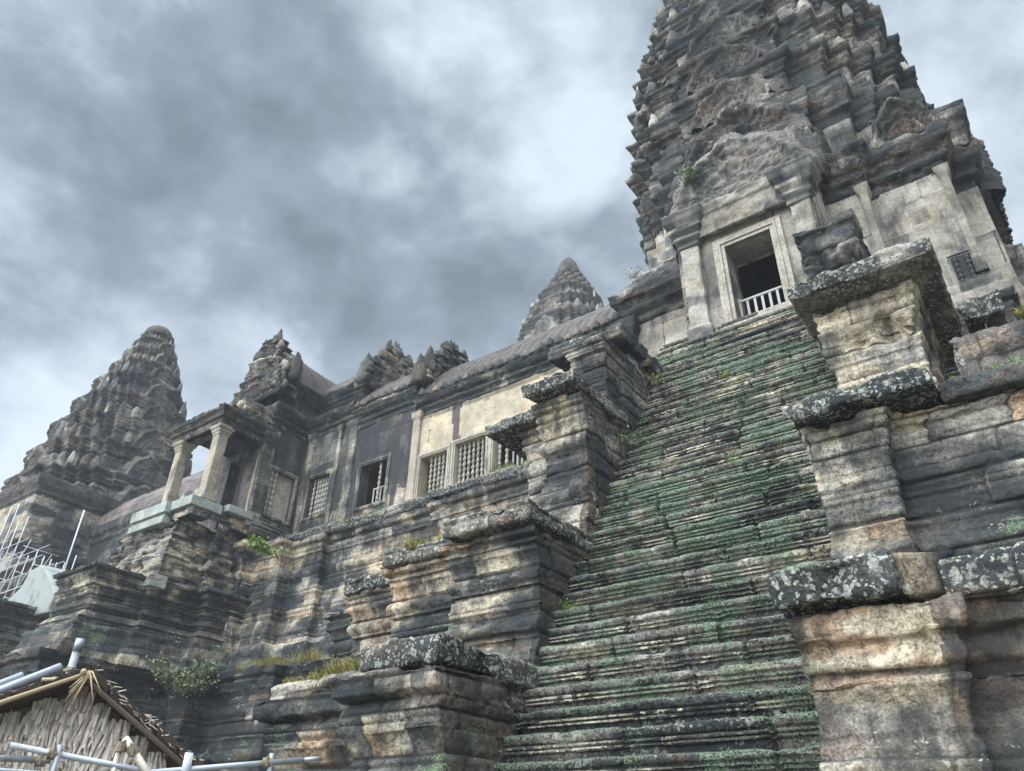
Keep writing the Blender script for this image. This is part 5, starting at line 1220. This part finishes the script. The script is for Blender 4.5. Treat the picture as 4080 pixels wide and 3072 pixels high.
MB().tube((-5.89, 3.81, .50), (-5.885, 3.80, .69), .035, .031, 10).build("wrapping", plain("pale_blue_wrap", (0.50, 0.56, 0.66), 0.8, 0, 0.2, 20), pt_, smooth=True)

# ================================================================== PLANTS
def shrub(name, loc, r, n, label, mat=M_LEAF, leaf=.07, seed=0, cat="shrub", squash=.7, droop=.3, twigs=8):
    rs = random.Random(seed); t = thing(name, loc, label, cat); L = Vector(loc)
    m = MB(); tips = []
    for k in range(twigs):
        a = rs.uniform(0, 2 * math.pi); e = L + Vector((math.cos(a) * r * rs.uniform(.3, .9), math.sin(a) * r * rs.uniform(.3, .9), r * squash * rs.uniform(.2, 1.1)))
        m.tube(L + Vector((rs.uniform(-.1, .1) * r, 0, -.02)), e, r * .018 + .003, .002, 5); tips.append(e)
    m.build("stems", M_TWIG, t)
    m = MB()
    for k in range(n):
        e = rs.choice(tips); f = rs.uniform(.25, 1.05); c = L + (e - L) * f + Vector((rs.gauss(0, .14), rs.gauss(0, .14), rs.gauss(0, .11))) * r
        d = Vector((rs.gauss(0, 1), rs.gauss(0, 1), rs.gauss(0.2, .8) - droop)).normalized(); s_ = d.cross(Vector((rs.gauss(0, 1), rs.gauss(0, 1), rs.gauss(0, 1)))).normalized()
        l = leaf * rs.uniform(.6, 1.3); w = l * rs.uniform(.22, .36)
        m.quad(c, c + d * l * .5 + s_ * w, c + d * l, c + d * l * .5 - s_ * w)
    m.build("foliage", mat, t); return t


def grass(name, a, b, n, h, label, mat, seed=0, cat="grass clump", depth=.25):
    rs = random.Random(seed); a, b = Vector(a), Vector(b); m = MB(); side = (b - a).cross(UP).normalized()
    cl = [(rs.random(), rs.uniform(.5, 1.2)) for _ in range(9)]
    for k in range(n):
        f, hh = rs.choice(cl); f = min(1, max(0, rs.gauss(f, .07)))
        p = a.lerp(b, f) + side * rs.uniform(-depth, depth * .3)
        l = h * hh * rs.uniform(.4, 1.1); d = Vector((rs.gauss(0, .45), rs.gauss(-.15, .45), 1)).normalized(); q = p + d * l * .6; e = q + (d + Vector((rs.gauss(0, .5), rs.gauss(-.25, .5), -.5))).normalized() * l * .5
        w = Vector((rs.uniform(-1, 1), rs.uniform(-1, 1), 0)).normalized() * rs.uniform(.004, .009)
        m.quad(p - w, p + w, q + w * .8, q - w * .8); m.tri(q - w * .8, q + w * .8, e)
    return tag(m.build(name, mat), label, cat)


shrub("shrub", (-23.0, 14.0, 4.35), 1.15, 2000, "green leafy shrub growing from the dark lower terrace wall", leaf=.10, seed=3, squash=.75, twigs=16)
grass("grass_clump", (-8.75, 6.85, 1.97), (-7.35, 6.85, 1.97), 1500, .26, "yellow dry grass along the low ledge left of the bottom pedestal", M_DRY, 2)
grass("grass_clump", (-7.4, 6.85, 1.97), (-6.75, 6.85, 1.97), 900, .24, "bright green grass touching the left end of the bottom pedestal slab", M_GRASS, 3)
grass("grass_clump", (-8.3, 8.3, 4.18), (-7.1, 8.3, 4.18), 900, .26, "yellow green grass on the middle pedestal ledge below the gallery", M_DRY, 4)
shrub("fern", (-22.3, 15.6, 9.2), .7, 700, "pale fern hanging in the corner below the columned porch", M_GRASS, .14, 6, "plant", .5, .5)
shrub("weed", (-4.45, 13.25, 14.9), .45, 500, "small green bush on the left shoulder of the door pediment", M_LEAF, .07, 7, "plant", .9, 0)
shrub("weed", (-5.25, 10.75, 6.35), .38, 260, "weed in the corner where the steps meet the left cheek", M_LEAF, .06, 8, "plant", .7, .2)
shrub("weed", (-3.75, 11.65, 7.72), .16, 70, "tiny bright green sprig on the upper steps", M_GRASS, .07, 9, "plant", .5, .2, 4)
shrub("weed", (-5.35, 12.1, 8.35), .28, 180, "pale weed at the top left corner of the steps", M_DRY, .05, 10, "plant", .9, 0)
shrub("weed", (-7.1, 15.2, 14.25), .5, 160, "leafless grey weed on the side roof left of the tower door", M_DRY, .05, 11, "plant", .9, -.3, 14)
shrub("weed", (-70.2, 24, 28.0), .8, 250, "dark weed on the left edge of the distant tower", M_LEAF, .2, 12, "plant", .9, 0)
grass("grass_clump", (-13.2, 16.75, 10.25), (-11.2, 16.75, 10.25), 700, .3, "green grass on the terrace ledge under the cream gallery windows", M_GRASS, 14)
grass("grass_clump", (-20.6, 16.9, 10.22), (-18.9, 17.0, 10.22), 500, .3, "dry grass on the terrace ledge under the blackened gallery wall", M_DRY, 15)
grass("grass_clump", (-21.5, 14.95, 4.95), (-17.5, 15.0, 4.95), 1400, .4, "long strip of dry grass on the lower terrace ledge right of the green shrub", M_DRY, 16)
grass("grass_clump", (-0.2, 8.3, 4.5), (0.9, 8.3, 4.5), 350, .14, "short grass on the right wing ledge beside the mauve end block", M_GRASS, 17)
grass("grass_clump", (0.75, 12.6, 7.75), (1.6, 12.6, 7.75), 400, .2, "yellow green grass on the terrace at the right edge", M_DRY, 18)
shrub("weed", (-5.35, 8.6, 2.9), .2, 160, "small weed rooted between the steps and the middle pedestal", M_GRASS, .045, 19, "plant", .6, .3, 6)
shrub("weed", (-3.3, 10.05, 5.15), .14, 90, "tiny weed in the middle of the mossy steps", M_GRASS, .04, 20, "plant", .6, .2, 5)

# ================================================================== HAZE
hz, hnt, _b = new_mat("thin_haze"); hnt.nodes.remove(_b)
_pv = hnt.nodes.new('ShaderNodeVolumePrincipled'); _pv.inputs['Color'].default_value = (0.83, 0.89, 1.0, 1); _pv.inputs['Density'].default_value = 0.0011; _pv.inputs['Anisotropy'].default_value = 0.0
hnt.links.new(_pv.outputs[0], [n for n in hnt.nodes if n.type == 'OUTPUT_MATERIAL'][0].inputs['Volume'])
tag(MB().box(-320, -320, GROUND - 1.2, 320, 320, 60).build("haze", hz), kind='stuff')
